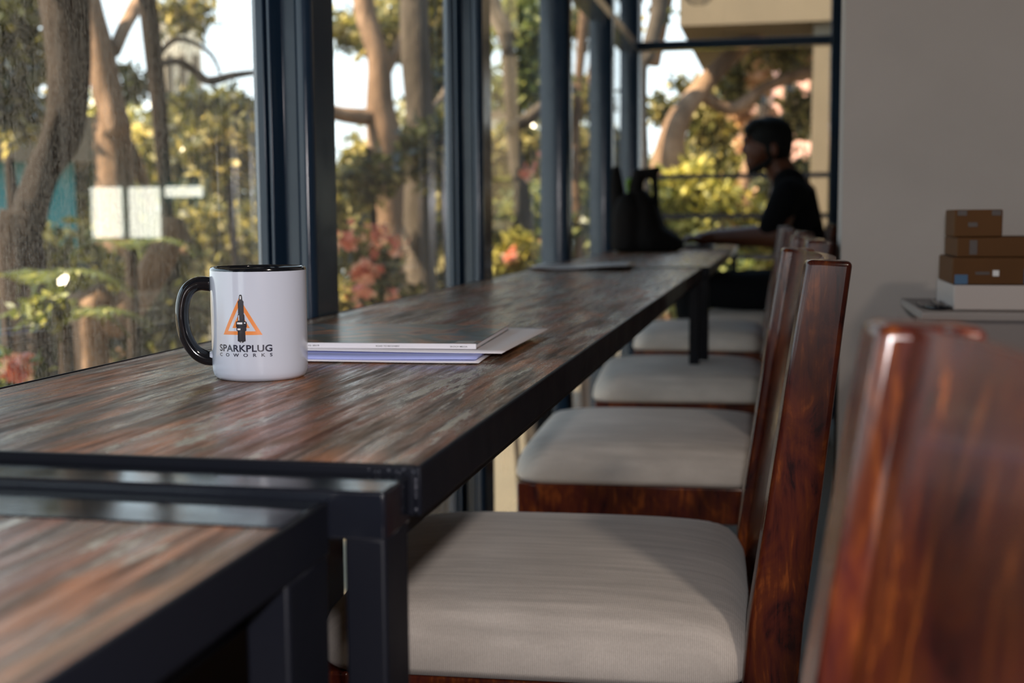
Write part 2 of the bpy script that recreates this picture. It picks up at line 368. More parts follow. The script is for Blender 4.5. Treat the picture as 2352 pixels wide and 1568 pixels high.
# ------------------------------------------------------------------ counters
def counter(x0, x1, y0, y1, top, lab, apron=0.027, legs=(), ends=(0.006, 0.006)):
    r = empty('counter_table', ((x0+x1)/2, (y0+y1)/2, 0)); cx, cy_ = (x0+x1)/2, (y0+y1)/2
    tag(r, lab, 'table')
    t = 0.0035
    box('tabletop', M_TOP, r, x0+t-cx, x1-t-cx, y0+ends[0]-cy_, y1-ends[1]-cy_, top-0.022, top-0.0008)
    bm = bmesh.new()
    bx(bm, x1-t-cx, x1-cx, y0-cy_, y1-cy_, top-apron, top); bx(bm, x0-cx, x0+t-cx, y0-cy_, y1-cy_, top-apron, top)
    bx(bm, x0+t-cx, x1-t-cx, y0-cy_, y0+ends[0]-cy_, top-apron, top); 
    box('end_bar', M_STEEL, r, x0+t-cx, x1-t-cx, y1-ends[1]-cy_, y1-cy_, top-apron, top, 0.0010)
    bx(bm, x1-0.05-cx, x1-0.025-cx, y0+0.03-cy_, y1-0.03-cy_, top-0.052, top-0.0225); bx(bm, x0+0.025-cx, x0+0.05-cx, y0+0.03-cy_, y1-0.03-cy_, top-0.052, top-0.0225)
    bevel(obj('rim_frame', bm, M_RIM, r), 0.0010, 2)
    for (lx0, lx1, ly0, ly1, lt) in legs:
        bevel(obj('leg', (lambda b: (bx(b, lx0-cx, lx1-cx, ly0-cy_, ly1-cy_, 0.0, lt), b)[1])(bmesh.new()), M_RIM, r), 0.002, 2)
    return r, cx, cy_
XR1 = -0.184
T1, cx, cyy = counter(XW+0.002, XR1, 0.6365, 3.19, 0.750, 'long worn plank counter table that carries the white mug and magazine',
    legs=((-0.212, -0.190, 0.592, 0.632, 0.722), (-0.600, -0.578, 0.592, 0.632, 0.722), (-0.212, -0.187, 3.145, 3.186, 0.722), (-0.600, -0.578, 3.145, 3.186, 0.722), (-0.600, -0.578, 1.86, 1.90, 0.722)))
box('end_bar', M_STEEL, T1, XW+0.002-cx, -0.190-cx, 0.592-cyy, 0.6355-cyy, 0.720, 0.7455, 0.0016)
bm = bmesh.new()     # weld beads at the corner
for k in range(26):
    u = random.random()
    p = Vector((-0.184-0.030*random.random()-cx, 0.6350-cyy, 0.7475+0.0012*random.uniform(-1, 1))) if k < 14 else Vector((-0.1865-cx, 0.6352-cyy, 0.726+0.020*u))
    bmesh.ops.create_icosphere(bm, subdivisions=1, radius=random.uniform(0.0005, 0.0011), matrix=Matrix.Translation(p))
obj('weld_bead', bm, M_WELD, T1, True)
T0, c0x, c0y = counter(-0.640, -0.219, -1.55, 0.590, 0.740, 'nearer plank counter table cut off by the lower left corner, slightly lower than its neighbour',
    legs=((-0.2415, -0.2195, 0.5365, 0.5895, 0.713), (-0.636, -0.614, 0.5365, 0.5895, 0.713), (-0.243, -0.221, -1.54, -1.50, 0.713), (-0.636, -0.614, -1.54, -1.50, 0.713)), ends=(0.006, 0.054))
T2, c2x, c2y = counter(XW+0.002, -0.168, 3.235, 5.58, 0.750, 'far counter table where the person works, by the corner window',
    legs=((-0.195, -0.170, 3.236, 3.276, 0.722), (-0.600, -0.578, 3.236, 3.276, 0.722), (-0.195, -0.170, 5.53, 5.57, 0.722), (-0.600, -0.578, 5.53, 5.57, 0.722)), ends=(0.03, 0.03))

# ------------------------------------------------------------------ chairs
def make_chair():
    """faces -X; origin on the floor under the near rear corner of the seat, width along +Y"""
    W, D, HF = 0.45, 0.450, 0.432
    r = empty('dining_chair', (0, 0, 0))
    # cushion: rounded, crowned
    bm = bmesh.new(); nx, ny = 28, 30
    x0, x1, y0, y1 = -D-0.006, -0.012, -0.004, W+0.004
    top = [[None]*(ny+1) for _ in range(nx+1)]; bot = [[None]*(ny+1) for _ in range(nx+1)]
    for i in range(nx+1):
        for j in range(ny+1):
            u, v = 2*i/nx-1, 2*j/ny-1
            u = math.copysign(1-(1-abs(u))**1.5, u); v = math.copysign(1-(1-abs(v))**1.5, v)
            hx, hy = (x1-x0)/2, (y1-y0)/2; X, Y = u*hx, v*hy
            rc = 0.055                                   # corner rounding in plan
            ax, ay = max(abs(X)-(hx-rc), 0), max(abs(Y)-(hy-rc), 0); rr = math.hypot(ax, ay)
            if ax > 0 and ay > 0 and rr > 0:
                m_ = max(ax, ay); s = m_/rr
                X = math.copysign(hx-rc+ax*s, X); Y = math.copysign(hy-rc+ay*s, Y)
            ed = 1-max(abs(u), abs(v))
            e = min(1.0, ed/0.16); h = 0.046*math.sqrt(max(0, 1-(1-e)**2)) + 0.024*(1-u**4)*(1-v**4)
            sh = 1.0 if ed > 0 else 1.0
            top[i][j] = bm.verts.new(((x0+x1)/2+X*sh, (y0+y1)/2+Y*sh, HF+0.010+h))
            bot[i][j] = bm.verts.new(((x0+x1)/2+X*0.975, (y0+y1)/2+Y*0.975, HF+0.001)) if ed < 1e-6 else None
    for i in range(nx):
        for j in range(ny): bm.faces.new((top[i][j], top[i+1][j], top[i+1][j+1], top[i][j+1]))
    loop = [(i, 0) for i in range(nx)] + [(nx, j) for j in range(ny)] + [(i, ny) for i in range(nx, 0, -1)] + [(0, j) for j in range(ny, 0, -1)]
    for k in range(len(loop)):
        a, b = loop[k], loop[(k+1) % len(loop)]
        bm.faces.new((bot[a[0]][a[1]], bot[b[0]][b[1]], top[b[0]][b[1]], top[a[0]][a[1]]))
    bm.faces.new([bot[a][b] for a, b in loop][::-1])
    obj('seat_cushion', bm, M_FAB, r, True)
    bm = bmesh.new()
    for q in ((-D+0.036, -0.03, 0.002, 0.026), (-D+0.036, -0.03, W-0.026, W-0.002), (-D+0.006, -D+0.030, 0.036, W-0.036), (-0.045, -0.022, 0.036, W-0.036)):
        bm = bmesh.new(); bx(bm, *q, HF-0.062, HF); bevel(obj('seat_rail', bm, M_WOOD, r), 0.003)
    for ya in (0.0, W-0.038):
        bm = bmesh.new(); v = bx(bm, -D+0.002, -D+0.038, ya, ya+0.038, 0.0, HF)
        for q in v[:4]: q.co.x = -D+0.006 if q.co.x < -D+0.02 else -D+0.032
        bevel(obj('leg', bm, M_WOOD, r), 0.003)
    # rear posts: one swept board each, front edge and rear edge profiles
    zs = [0.0, 0.20, 0.43, 0.50, 0.60, 0.70, 0.78, 0.840]
    fr = [0.012, -0.024, -0.028, -0.022, -0.008, 0.006, 0.0175, 0.0270]
    th = [0.030, 0.040, 0.052, 0.051, 0.049, 0.046, 0.043, 0.0405]
    for ya in (0.0, W-0.040):
        bm = bmesh.new(); rings = []
        for z, f_, t_ in zip(zs, fr, th):
            tilt = 0.0008*(z > 0.8)
            rings.append([bm.verts.new((f_, ya, z+tilt)), bm.verts.new((f_+t_, ya, z-tilt)), bm.verts.new((f_+t_, ya+0.040, z-tilt)), bm.verts.new((f_, ya+0.040, z+tilt))])
        bm.faces.new(rings[0][::-1]); bm.faces.new(rings[-1])
        for a, b in zip(rings[:-1], rings[1:]):
            for k in range(4): bm.faces.new((a[k], a[(k+1) % 4], b[(k+1) % 4], b[k]))
        bevel(obj('rear_post', bm, M_WOOD, r), 0.005, 4, 30)
    # concave back panel between the posts
    bm = bmesh.new(); NY = 20; fa, ba = [], []
    for z, f_, t_ in list(zip(zs, fr, th))[2:]:
        zz = z - (0.0 if z < 0.8 else 0.002); ra, rb = [], []
        for k in range(NY+1):
            v = k/NY; y = 0.0402+v*(W-0.0804); dish = 0.016*(1-(2*v-1)**2)
            ra.append(bm.verts.new((f_+0.012+dish, y, zz))); rb.append(bm.verts.new((f_+0.012+dish+0.012, y, zz)))
        fa.append(ra); ba.append(rb)
    for A, flip in ((fa, False), (ba, True)):
        for a, b in zip(A[:-1], A[1:]):
            for k in range(NY):
                q = (a[k], a[k+1], b[k+1], b[k]); bm.faces.new(q[::-1] if not flip else q)
    for k in range(NY):
        bm.faces.new((fa[-1][k], fa[-1][k+1], ba[-1][k+1], ba[-1][k])); bm.faces.new((fa[0][k+1], fa[0][k], ba[0][k], ba[0][k+1]))
    for a, b in zip(range(len(fa)-1), range(1, len(fa))):
        bm.faces.new((fa[a][0], fa[b][0], ba[b][0], ba[a][0])); bm.faces.new((fa[b][-1], fa[a][-1], ba[a][-1], ba[b][-1]))
    o = obj('back_panel', bm, M_WOOD, r, True); bevel(o, 0.002, 2, 60)
    for ya in (0.008, W-0.026):
        bm = bmesh.new(); bx(bm, -D+0.036, -0.015, ya, ya+0.018, 0.16, 0.19); bevel(obj('stretcher', bm, M_WOOD, r), 0.003)
    return r
CH = make_chair()
spots = [(0.052, 0.076, 0.100, 'blurred wooden chair closest to the camera, its back filling the lower right corner'),
         (0.000, 1.175, 0.050, 'wooden chair with its back post in focus and the largest beige seat in view'),
         (0.020, 2.080, 0.045, 'wooden chair with beige seat, next one behind the chair whose back post is in focus'),
         (0.018, 3.040, 0.080, 'wooden chair with beige seat, third seat away along the counter beside the table joint'),
         (-0.018, 4.200, 0.01, 'blurred wooden chair with beige seat next to the seated person, beyond the double table legs'),
         (0.165, 4.880, 0.0, 'wooden chair pulled back from the counter, with the person in black sitting on it')]
for i, (x, y, rz, lab) in enumerate(spots):
    o = CH if i == 0 else copy_tree(CH)
    o.location = (x, y, 0); o.rotation_euler = (0, 0, rz)
    tag(o, lab, 'chair', 'chairs along the window counter')

# ------------------------------------------------------------------ mug
R_, H_ = 0.0397, 0.0925
MUG = empty('coffee_mug', (-0.4250, 0.9900, 0.7495)); view = math.atan2(-0.990, 0.425)      # direction from the mug to the camera
tag(MUG, 'white coffee mug with black handle and orange triangle logo standing on the plank counter', 'mug')
M_CER = mat('white_glazed_ceramic', (0.62, 0.66, 0.78), 0.12, coat=0.5)  # blue of the window light mixed into the white glaze
M_CERB = mat('black_glazed_ceramic', (0.006, 0.007, 0.010), 0.10, coat=0.6)
bm = bmesh.new()
prof = [(0.0001, 0.003), (R_*0.80, 0.003), (R_*0.84, 0.0), (R_*0.90, 0.0), (R_*0.965, 0.0028), (R_*0.992, 0.0065), (R_, 0.012), (R_, 0.050), (R_, H_-0.003)]
lathe(bm, prof, 96); obj('body', bm, M_CER, MUG, True)
bm = bmesh.new(); ri = R_-0.0035
lathe(bm, [(R_, H_-0.003), (R_-0.0003, H_-0.0012), (R_-0.0012, H_), (ri+0.0008, H_), (ri, H_-0.0012), (ri, H_-0.004), (ri, 0.012), (ri-0.004, 0.006), (0.0001, 0.006)], 96); obj('black_lining', bm, M_CERB, MUG, True)
hd = view - PI/2 - 0.06; ux, uy = math.cos(hd), math.sin(hd)
hp = [(R_-0.001, 0.0780), (R_+0.010, 0.0785), (R_+0.0185, 0.0730), (R_+0.0225, 0.062), (R_+0.0232, 0.048), (R_+0.0205, 0.034), (R_+0.0140, 0.0225), (R_+0.006, 0.0170), (R_-0.002, 0.0160)]
sp = spline([(ux*a, uy*a, z) for a, z in hp], 6)
bm = bmesh.new(); tube(bm, sp, [0.0046+0.0008*abs(i/len(sp)-0.5)*2 for i in range(len(sp))], 20, flat=1.25); obj('handle', bm, M_CERB, MUG, True)
for a, z in (((R_+0.0010), 0.0781), ((R_+0.0005), 0.0165)):
    bm = bmesh.new(); tube(bm, [(ux*(R_-0.002), uy*(R_-0.002), z), (ux*(a+0.001), uy*(a+0.001), z)], [0.0054, 0.0048], 20, flat=1.2); obj('handle_root', bm, M_CER, MUG, True)
M_NAVY = mat('navy_print', (0.010, 0.010, 0.035), 0.35, coat=0.4)
M_ORNG = mat('orange_print', (0.86, 0.27, 0.06), 0.35, coat=0.4)
M_PLUG = mat('dark_plug_print', (0.014, 0.008, 0.016), 0.4, coat=0.4)
M_PWH = mat('white_print', (0.85, 0.83, 0.88), 0.35, coat=0.4)
def wrap(name, verts, faces, m, off=0.00012, sub=True, par=MUG):
    """bend a flat drawing (metres, x right, z up) round the mug, x=0 facing the camera"""
    bm = bmesh.new(); vv = [bm.verts.new((x, z, 0)) for x, z in verts]
    for f in faces:
        try: bm.faces.new([vv[i] for i in f])
        except ValueError: pass
    if sub:
        bmesh.ops.triangulate(bm, faces=bm.faces[:])
        for _ in range(5):
            le = [e for e in bm.edges if e.calc_length() > 0.0022]
            if not le: break
            bmesh.ops.subdivide_edges(bm, edges=le, cuts=1); bmesh.ops.triangulate(bm, faces=bm.faces[:])
    for v in bm.verts:
        x, z = v.co.x, v.co.y; a = view + x/R_
        v.co = ((R_+off)*math.cos(a), (R_+off)*math.sin(a), z)
    bmesh.ops.recalc_face_normals(bm, faces=bm.faces[:])
    return obj(name, bm, m, par, True)
def fit(s, x0, x1, z0, h, bold, spacing=1.0):
    vs_, fs = text_polys(s, 0.01, bold, spacing)
    xs = [v[0] for v in vs_]; ys = [v[1] for v in vs_]; a, b = min(xs), max(xs); c, d = min(ys), max(ys)
    return [(x0+(v[0]-a)/(b-a)*(x1-x0), z0+(v[1]-c)/(d-c)*h) for v in vs_], fs
TX0, TX1 = -0.0375, 0.0098                      # arc positions of the lettering
v_, f_ = fit('SPARKPLUG', TX0, TX1, 0.0246, 0.0058, 0.00028, 1.05); wrap('sparkplug_lettering', v_, f_, M_NAVY, sub=False)
v_, f_ = fit('COWORKS', TX0, TX1, 0.0206, 0.0028, 0.00026, 2.6); wrap('coworks_lettering', v_, f_, M_NAVY, sub=False)
xl, xr, xa, zb, za = -0.0322, 0.0022, -0.0160, 0.0385, 0.0690
def tri_ring(xl, xr, xa, zb, za, t):
    P = [Vector((xl, zb)), Vector((xr, zb)), Vector((xa, za))]; c = Vector(((P[0]-P[1]).length*0, 0))
    a, b, d = (P[1]-P[2]).length, (P[0]-P[2]).length, (P[0]-P[1]).length; I = (P[0]*a+P[1]*b+P[2]*d)/(a+b+d)
    area = abs((P[1]-P[0]).cross(P[2]-P[0]))/2; r = 2*area/(a+b+d); k = 1-t/r
    Q = [I+(p-I)*k for p in P]; v = [tuple(p) for p in P+Q]
    return v, [(0, 1, 4, 3), (1, 2, 5, 4), (2, 0, 3, 5)], (Q, I, r)
v_, f_, (Q, I, r_) = tri_ring(xl, xr, xa, zb, za, 0.0030); wrap('orange_triangle', v_, f_, M_ORNG, 0.00010)
k = 0.44; P = [(I+(Vector(p)-I)*k) for p in v_[:3]]; v2, f2, _q = tri_ring(P[0].x, P[1].x, P[2].x, P[0].y, P[2].y, 0.0019); wrap('inner_triangle', v2, f2, M_ORNG, 0.00010)
# plug silhouette as half-widths down its length, each band drawn on both sides
px = -0.0148
prof = [(0.0712, 0.0006), (0.0705, 0.0012), (0.0690, 0.0014), (0.0668, 0.0015), (0.0658, 0.0024)]
z = 0.0650
while z > 0.0560: prof += [(z, 0.0026), (z-0.0006, 0.0023)]; z -= 0.0012
prof += [(0.0555, 0.0024), (0.0545, 0.0029), (0.0497, 0.0030), (0.0492, 0.0046), (0.0450, 0.0046), (0.0448, 0.0040), (0.0440, 0.0042), (0.0420, 0.0042), (0.0415, 0.0032), (0.0335, 0.0034), (0.0330, 0.0020), (0.0322, 0.0012)]
vv = []; ff = []
for i, (z, h) in enumerate(prof): vv += [(px-h, z), (px+h, z)]
for i in range(len(prof)-1): ff.append((2*i, 2*i+1, 2*i+3, 2*i+2))
wrap('spark_plug_emblem', vv, ff, M_PLUG, 0.00018)
hl = []; hf = []
for (a, b, c, d) in ((-0.0006, 0.0004, 0.0700, 0.0675), (-0.0023, -0.0016, 0.0545, 0.0502), (-0.0036, 0.0010, 0.0487, 0.0472), (0.0024, 0.0036, 0.0487, 0.0478), (-0.0034, -0.0008, 0.0438, 0.0424), (-0.0008, 0.0004, 0.0330, 0.0325)):
    n = len(hl); hl += [(px+a, d), (px+b, d), (px+b, c), (px+a, c)]; hf.append((n, n+1, n+2, n+3))
wrap('emblem_highlight', hl, hf, M_PWH, 0.00025)

# ------------------------------------------------------------------ papers, magazines
def make_cover():
    m = mat('glossy_magazine_cover', rough=0.30, coat=0.1, spec=0.3)
    n1 = noise(m, coords(m), 14, 3, 0.5, 0.8)
    c = ramp(m, n1, [(0.34, (0.09, 0.02, 0.015)), (0.42, (0.35, 0.17, 0.09)), (0.5, (0.12, 0.16, 0.19)), (0.58, (0.07, 0.08, 0.06)), (0.68, (0.50, 0.25, 0.15))])
    L(m, c, B(m).inputs['Base Color']); return m
M_COVER = make_cover()
M_PAPER = mat('white_paper', (0.78, 0.76, 0.82), 0.55)
M_PBLUE = mat('pale_blue_paper', (0.42, 0.48, 0.92), 0.5)
M_INK = mat('black_ink', (0.02, 0.02, 0.03), 0.5)
def sheet(bm, w_, d_, z, th, curl=0.0, phase=0.0, x0=0, y0=0, nx=18, ny=12):
    T, Bt = [], []
    for i in range(nx+1):
        a, b = [], []
        for j in range(ny+1):
            x, y = x0+w_*i/nx, y0+d_*j/ny; u = i/nx
            zz = z + curl*(0.5+0.5*math.sin(u*5.2+phase))*(1-0.3*j/ny) 
            a.append(bm.verts.new((x, y, zz+th))); b.append(bm.verts.new((x, y, zz)))
        T.append(a); Bt.append(b)
    for i in range(nx):
        for j in range(ny):
            bm.faces.new((T[i][j], T[i+1][j], T[i+1][j+1], T[i][j+1])); bm.faces.new((Bt[i][j], Bt[i][j+1], Bt[i+1][j+1], Bt[i+1][j]))
    for i in range(nx):
        bm.faces.new((Bt[i][0], Bt[i+1][0], T[i+1][0], T[i][0])); bm.faces.new((T[i][ny], T[i+1][ny], Bt[i+1][ny], Bt[i][ny]))
    for j in range(ny):
        bm.faces.new((T[0][j], T[0][j+1], Bt[0][j+1], Bt[0][j])); bm.faces.new((T[nx][j+1], T[nx][j], Bt[nx][j], Bt[nx][j+1]))
# loose papers under the magazine
pp = empty('paper_stack', (-0.262, 1.098, 0.750), 0.065)
tag(pp, 'white and pale blue loose papers lying under the magazine behind the mug', 'papers')
bm = bmesh.new(); sheet(bm, 0.235, 0.262, 0.0004, 0.0012, 0.0006, 0.4, x0=-0.235); obj('white_sheets', bm, M_PAPER, pp, True)
bm = bmesh.new(); sheet(bm, 0.228, 0.235, 0.0026, 0.0022, 0.0008, 2.2, x0=-0.231, y0=0.003); obj('blue_sheet', bm, M_PBLUE, pp, True)
bm = bmesh.new(); sheet(bm, 0.215, 0.262, 0.0060, 0.0010, 0.0004, 1.0, x0=-0.200, y0=0.030); obj('top_sheet', bm, M_PAPER, pp, True).rotation_euler = (0, 0, -0.06)
mg = empty('magazine', (-0.2765, 1.150, 0.7575), 0.060)
tag(mg, 'glossy magazine with a white lettered spine lying on loose papers behind the mug', 'magazine')
bm = bmesh.new(); bx(bm, -0.225, 0.0, 0.0, 0.0025, 0.0, 0.0052); bevel(obj('spine', bm, M_PAPER, mg), 0.0006)
bm = bmesh.new(); bx(bm, -0.2245, -0.001, 0.0026, 0.209, 0.0006, 0.0044); obj('pages', bm, M_PAPER, mg)
bm = bmesh.new(); bx(bm, -0.225, 0.0, 0.0026, 0.211, 0.0045, 0.0052); bx(bm, -0.225, 0.0, 0.0026, 0.211, 0.0, 0.0005); obj('cover', bm, M_COVER, mg)
bm = bmesh.new(); bx(bm, -0.022, -0.004, 0.006, 0.026, 0.00525, 0.0053); obj('cover_label', bm, mat('grey_label', (0.35, 0.36, 0.36), 0.4), mg)
for s, x0, x1 in (('AUG 2019', -0.1680, -0.1530), ('ROAD TO RECOVERY', -0.0970, -0.0740), ('SKOCH MEDIA', -0.0250, -0.0083)):
    vs_, fs = fit(s, x0, x1, 0.0018, 0.0014, 0.00005)
    bm = bmesh.new(); vv = [bm.verts.new((x, -0.0001, z)) for x, z in vs_]
    for f in fs:
        try: bm.faces.new([vv[i] for i in f])
        except ValueError: pass
    obj('spine_lettering', bm, M_INK, mg)
# far magazine and papers
m2 = empty('newspaper', (-0.36, 3.02, 0.7502), 0.05)
tag(m2, 'folded dark newspaper lying flat across the far end of the long counter', 'newspaper')
bm = bmesh.new(); sheet(bm, 0.245, 0.26, 0.0005, 0.003, 0.008, 3.0, x0=-0.23); obj('dark_pages', bm, mat('dark_newsprint', (0.06, 0.055, 0.06), 0.4), m2, True)
bm = bmesh.new(); sheet(bm, 0.236, 0.25, 0.0038, 0.0022, 0.008, 3.0, x0=-0.225, y0=0.003); obj('pale_pages', bm, mat('pale_newsprint', (0.45, 0.44, 0.46), 0.35), m2, True)

# ------------------------------------------------------------------ pendant cage lamp
pl = empty('pendant_lamp', (-0.285, 4.62, 1.63)); tag(pl, 'round wire cage pendant lamp hanging at the top of the far window', 'lamp')
bm = bmesh.new()
for k in range(10):
    a = 2*PI*k/10; tube(bm, spline([(0.03*math.cos(a), 0.03*math.sin(a), 0.0), (0.055*math.cos(a), 0.055*math.sin(a), 0.025), (0.065*math.cos(a), 0.065*math.sin(a), 0.07), (0.04*math.cos(a), 0.04*math.sin(a), 0.14), (0.018*math.cos(a), 0.018*math.sin(a), 0.17)], 3), 0.0014, 5)
for r_, z in ((0.03, 0.0), (0.0555, 0.025), (0.065, 0.07)):
    tube(bm, [(r_*math.cos(2*PI*k/24), r_*math.sin(2*PI*k/24), z) for k in range(25)], 0.0016, 5)
obj('wire_cage', bm, M_STEEL, pl, True)
bm = bmesh.new(); tube(bm, [(0, 0, 0.155), (0, 0, 0.20)], [0.022, 0.014], 14); tube(bm, [(0, 0, 0.20), (0, 0, ZC-1.63)], 0.003, 8); obj('cord_and_socket', bm, M_STEEL, pl, True)
bm = bmesh.new(); bmesh.ops.create_uvsphere(bm, u_segments=16, v_segments=10, radius=0.028, matrix=Matrix.Translation((0, 0, 0.115))); obj('bulb', bm, mat('clear_bulb', (0.5, 0.42, 0.3), 0.1), pl, True)

# ------------------------------------------------------------------ desk with parcels by the wall
def P(x, y, Y): return onY(x, y, Y)
dk = empty('desk', (0.60, 2.10, 0)); tag(dk, 'pale laminate side desk with panelled front under the stacked boxes', 'desk')
M_DESK = make_wall('pale_laminate', (0.28, 0.25, 0.24), 4)
M_DESKF = make_wall('grey_panel', (0.22, 0.195, 0.19), 4)
box('desk_top', M_DESK, dk, -0.410, 1.00, -0.335, -0.045, 0.738, 0.750, 0.003)
box('front_panel', M_DESKF, dk, -0.385, 0.98, -0.328, -0.300, 0.02, 0.7375)
for a in (-0.385, 0.955): box('side_panel', M_DESKF, dk, a, a+0.025, -0.2995, -0.05, 0.0, 0.7375)
M_CARD = make_wall('brown_cardboard', (0.085, 0.034, 0.008), 12)
M_TAPE = mat('blue_tape', (0.01, 0.07, 0.16), 0.4)
M_TAPED = mat('dark_print', (0.05, 0.035, 0.03), 0.5)
def parcel(name, lab, x0, x1, y0, y1, z0, z1, m=M_CARD, tapes=(), cat='box', grp='cardboard boxes piled on the side desk'):
    r = empty(name, ((x0+x1)/2, (y0+y1)/2, z0)); tag(r, lab, cat, grp)
    hx, hy = (x1-x0)/2, (y1-y0)/2
    box('carton', m, r, -hx, hx, -hy, hy, 0.0003, z1-z0, 0.002)
    for (a, b, c, d, tm) in tapes:
        bm = bmesh.new(); bx(bm, -hx+a, -hx+b, -hy-0.0008, -hy-0.0001, c, d); obj('tape' if tm is M_TAPE else 'print', bm, tm, r)
    return r
Yb = 1.80; dz = 0.750
def bxp(xa, xb, ya, yb):                       # a box front spanning pixels, seen at the desk
    a, b = onY(xa, yb, Yb), onY(xb, ya, Yb); return a.x, b.x, a.z, b.z
x0, x1, z0, z1 = bxp(2190, 2420, 655, 695)
zA = 0.7502
hA = onY(2250, 655, Yb).z - zA
parcel('parcel_box', 'flat white carton at the bottom of the pile on the side desk', x0, x0+0.22, Yb, Yb+0.19, zA, zA+hA, mat('white_card', (0.42, 0.37, 0.35), 0.6))
zB = zA+hA+0.0002; hB = onY(2250, 592, Yb).z-zB
parcel('parcel_box', 'brown box with blue tape corners resting on the flat white carton', x0-0.002, x0+0.185, Yb+0.004, Yb+0.15, zB, zB+hB, tapes=((0.003, 0.020, 0.001, 0.014, M_TAPE), (0.092, 0.118, 0.001, 0.022, M_TAPE), (0.052, 0.060, 0.012, 0.020, mat('white_sticker', (0.6, 0.6, 0.6), 0.5)), (0.03, 0.048, 0.014, 0.018, M_TAPED)))
zC = zB+hB+0.0002; hC = onY(2250, 545, Yb).z-zC
parcel('parcel_box', 'long thin brown box between the blue-taped box and the small top box', x0+0.004, x0+0.19, Yb+0.01, Yb+0.14, zC, zC+hC, tapes=((0.016, 0.026, 0.004, hC-0.004, M_TAPED),))
zD = zC+hC+0.0002; xD0, xD1 = onY(2194, 500, Yb).x, onY(2306, 500, Yb).x; hD = onY(2250, 481, Yb).z-zD
parcel('parcel_box', 'small brown box on top of the pile beside the white wall', xD0, xD1, Yb+0.008, Yb+0.10, zD, zD+hD, tapes=((0.004, 0.016, hD-0.008, hD-0.001, M_TAPED), (0.048, 0.060, hD-0.008, hD-0.001, M_TAPED), (0.018, 0.030, 0.014, 0.020, M_TAPED)))
bm = bmesh.new(); c0 = onY(2112, 700, 1.86)
tube(bm, spline([(0.200, 1.90, 0.7532), (0.202, 1.83, 0.7532), (0.214, 1.80, 0.7532), (0.230, 1.815, 0.7532), (x0-0.012, 1.86, 0.7532), (x0-0.010, 1.95, 0.7532)], 6), 0.003, 8)
tag(obj('black_cable', bm, M_STEEL, None, True), 'thin black cable curled on the desk left of the box pile', 'cable')

# ------------------------------------------------------------------ person (voxel-remeshed, one continuous body)
def ell(bm, c, r, rot=None):
    m_ = Matrix.Translation(Vector(c)) @ (rot or Matrix.Identity(4)) @ Matrix.Diagonal((r[0], r[1], r[2], 1))
    bmesh.ops.create_icosphere(bm, subdivisions=3, radius=1.0, matrix=m_)
def limb(bm, pts, rad):
    for (a, b, ra, rb) in zip(pts[:-1], pts[1:], rad[:-1], rad[1:]):
        a, b = Vector(a), Vector(b); n = max(2, int((b-a).length/(0.35*min(ra, rb))))
        for k in range(n+1):
            t = k/n; r = ra+(rb-ra)*t; bmesh.ops.create_icosphere(bm, subdivisions=2, radius=r, matrix=Matrix.Translation(a.lerp(b, t)))
def remesh(o, v, sm=4):
    r = o.modifiers.new('merge', 'REMESH'); r.mode = 'VOXEL'; r.voxel_size = v; r.use_smooth_shade = True
    s = o.modifiers.new('smooth', 'SMOOTH'); s.factor = 0.5; s.iterations = sm
    return o
YP = 5.10
def W(x, y, dy=0.0):
    p = onY(x, y, YP); return Vector((p.x, YP+dy, p.z))
M_SKIN = mat('brown_skin', (0.085, 0.026, 0.011), 0.5, spec=0.3); B(M_SKIN).inputs['Subsurface Weight'].default_value = 0.0
M_HAIR = mat('black_hair', (0.004, 0.004, 0.004), 0.7, spec=0.15)
M_SHIRT = mat('black_cotton', (0.004, 0.004, 0.005), 0.9, spec=0.1)
M_JEANS = mat('dark_denim', (0.006, 0.007, 0.009), 0.9, spec=0.1)
M_SHOE = mat('dark_shoe', (0.02, 0.02, 0.02), 0.5)
pr = empty('person', (0.08, YP, 0)); tag(pr, 'seated person in black T-shirt, short dark hair and beard, hands forward on the far counter', 'person')
def pobj(name, bm, m, vox, sm=4):
    for v in bm.verts: v.co -= Vector((0.08, YP, 0))
    return remesh(obj(name, bm, m, pr, True), vox, sm)
bm = bmesh.new()
ell(bm, W(1768, 322), (0.086, 0.073, 0.088)); ell(bm, W(1745, 345), (0.060, 0.062, 0.075))
ell(bm, W(1735, 372), (0.040, 0.046, 0.038)); ell(bm, W(1727, 385), (0.020, 0.026, 0.018))      # jaw, chin
ell(bm, W(1716, 322), (0.020, 0.048, 0.018))                                                  # brow
limb(bm, [W(1713, 330), W(1708, 346)], [0.009, 0.013]); ell(bm, W(1710, 349, 0.007), (0.010, 0.009, 0.007)); ell(bm, W(1710, 349, -0.007), (0.010, 0.009, 0.007))
ell(bm, W(1715, 362), (0.010, 0.021, 0.005)); ell(bm, W(1716, 368), (0.010, 0.019, 0.006))
for s in (-1, 1):
    ell(bm, W(1720, 336, 0.028*s), (0.009, 0.013, 0.009)); ell(bm, W(1779, 346, 0.073*s), (0.016, 0.008, 0.028))
limb(bm, [W(1782, 370), W(1800, 405), W(1815, 430)], [0.056, 0.058, 0.07])
limb(bm, [W(1815, 445, -0.10), W(1815, 445, 0.10)], [0.06, 0.06]); limb(bm, [W(1820, 460), W(1845, 600)], [0.10, 0.11])
HT = 0.758
hands = []
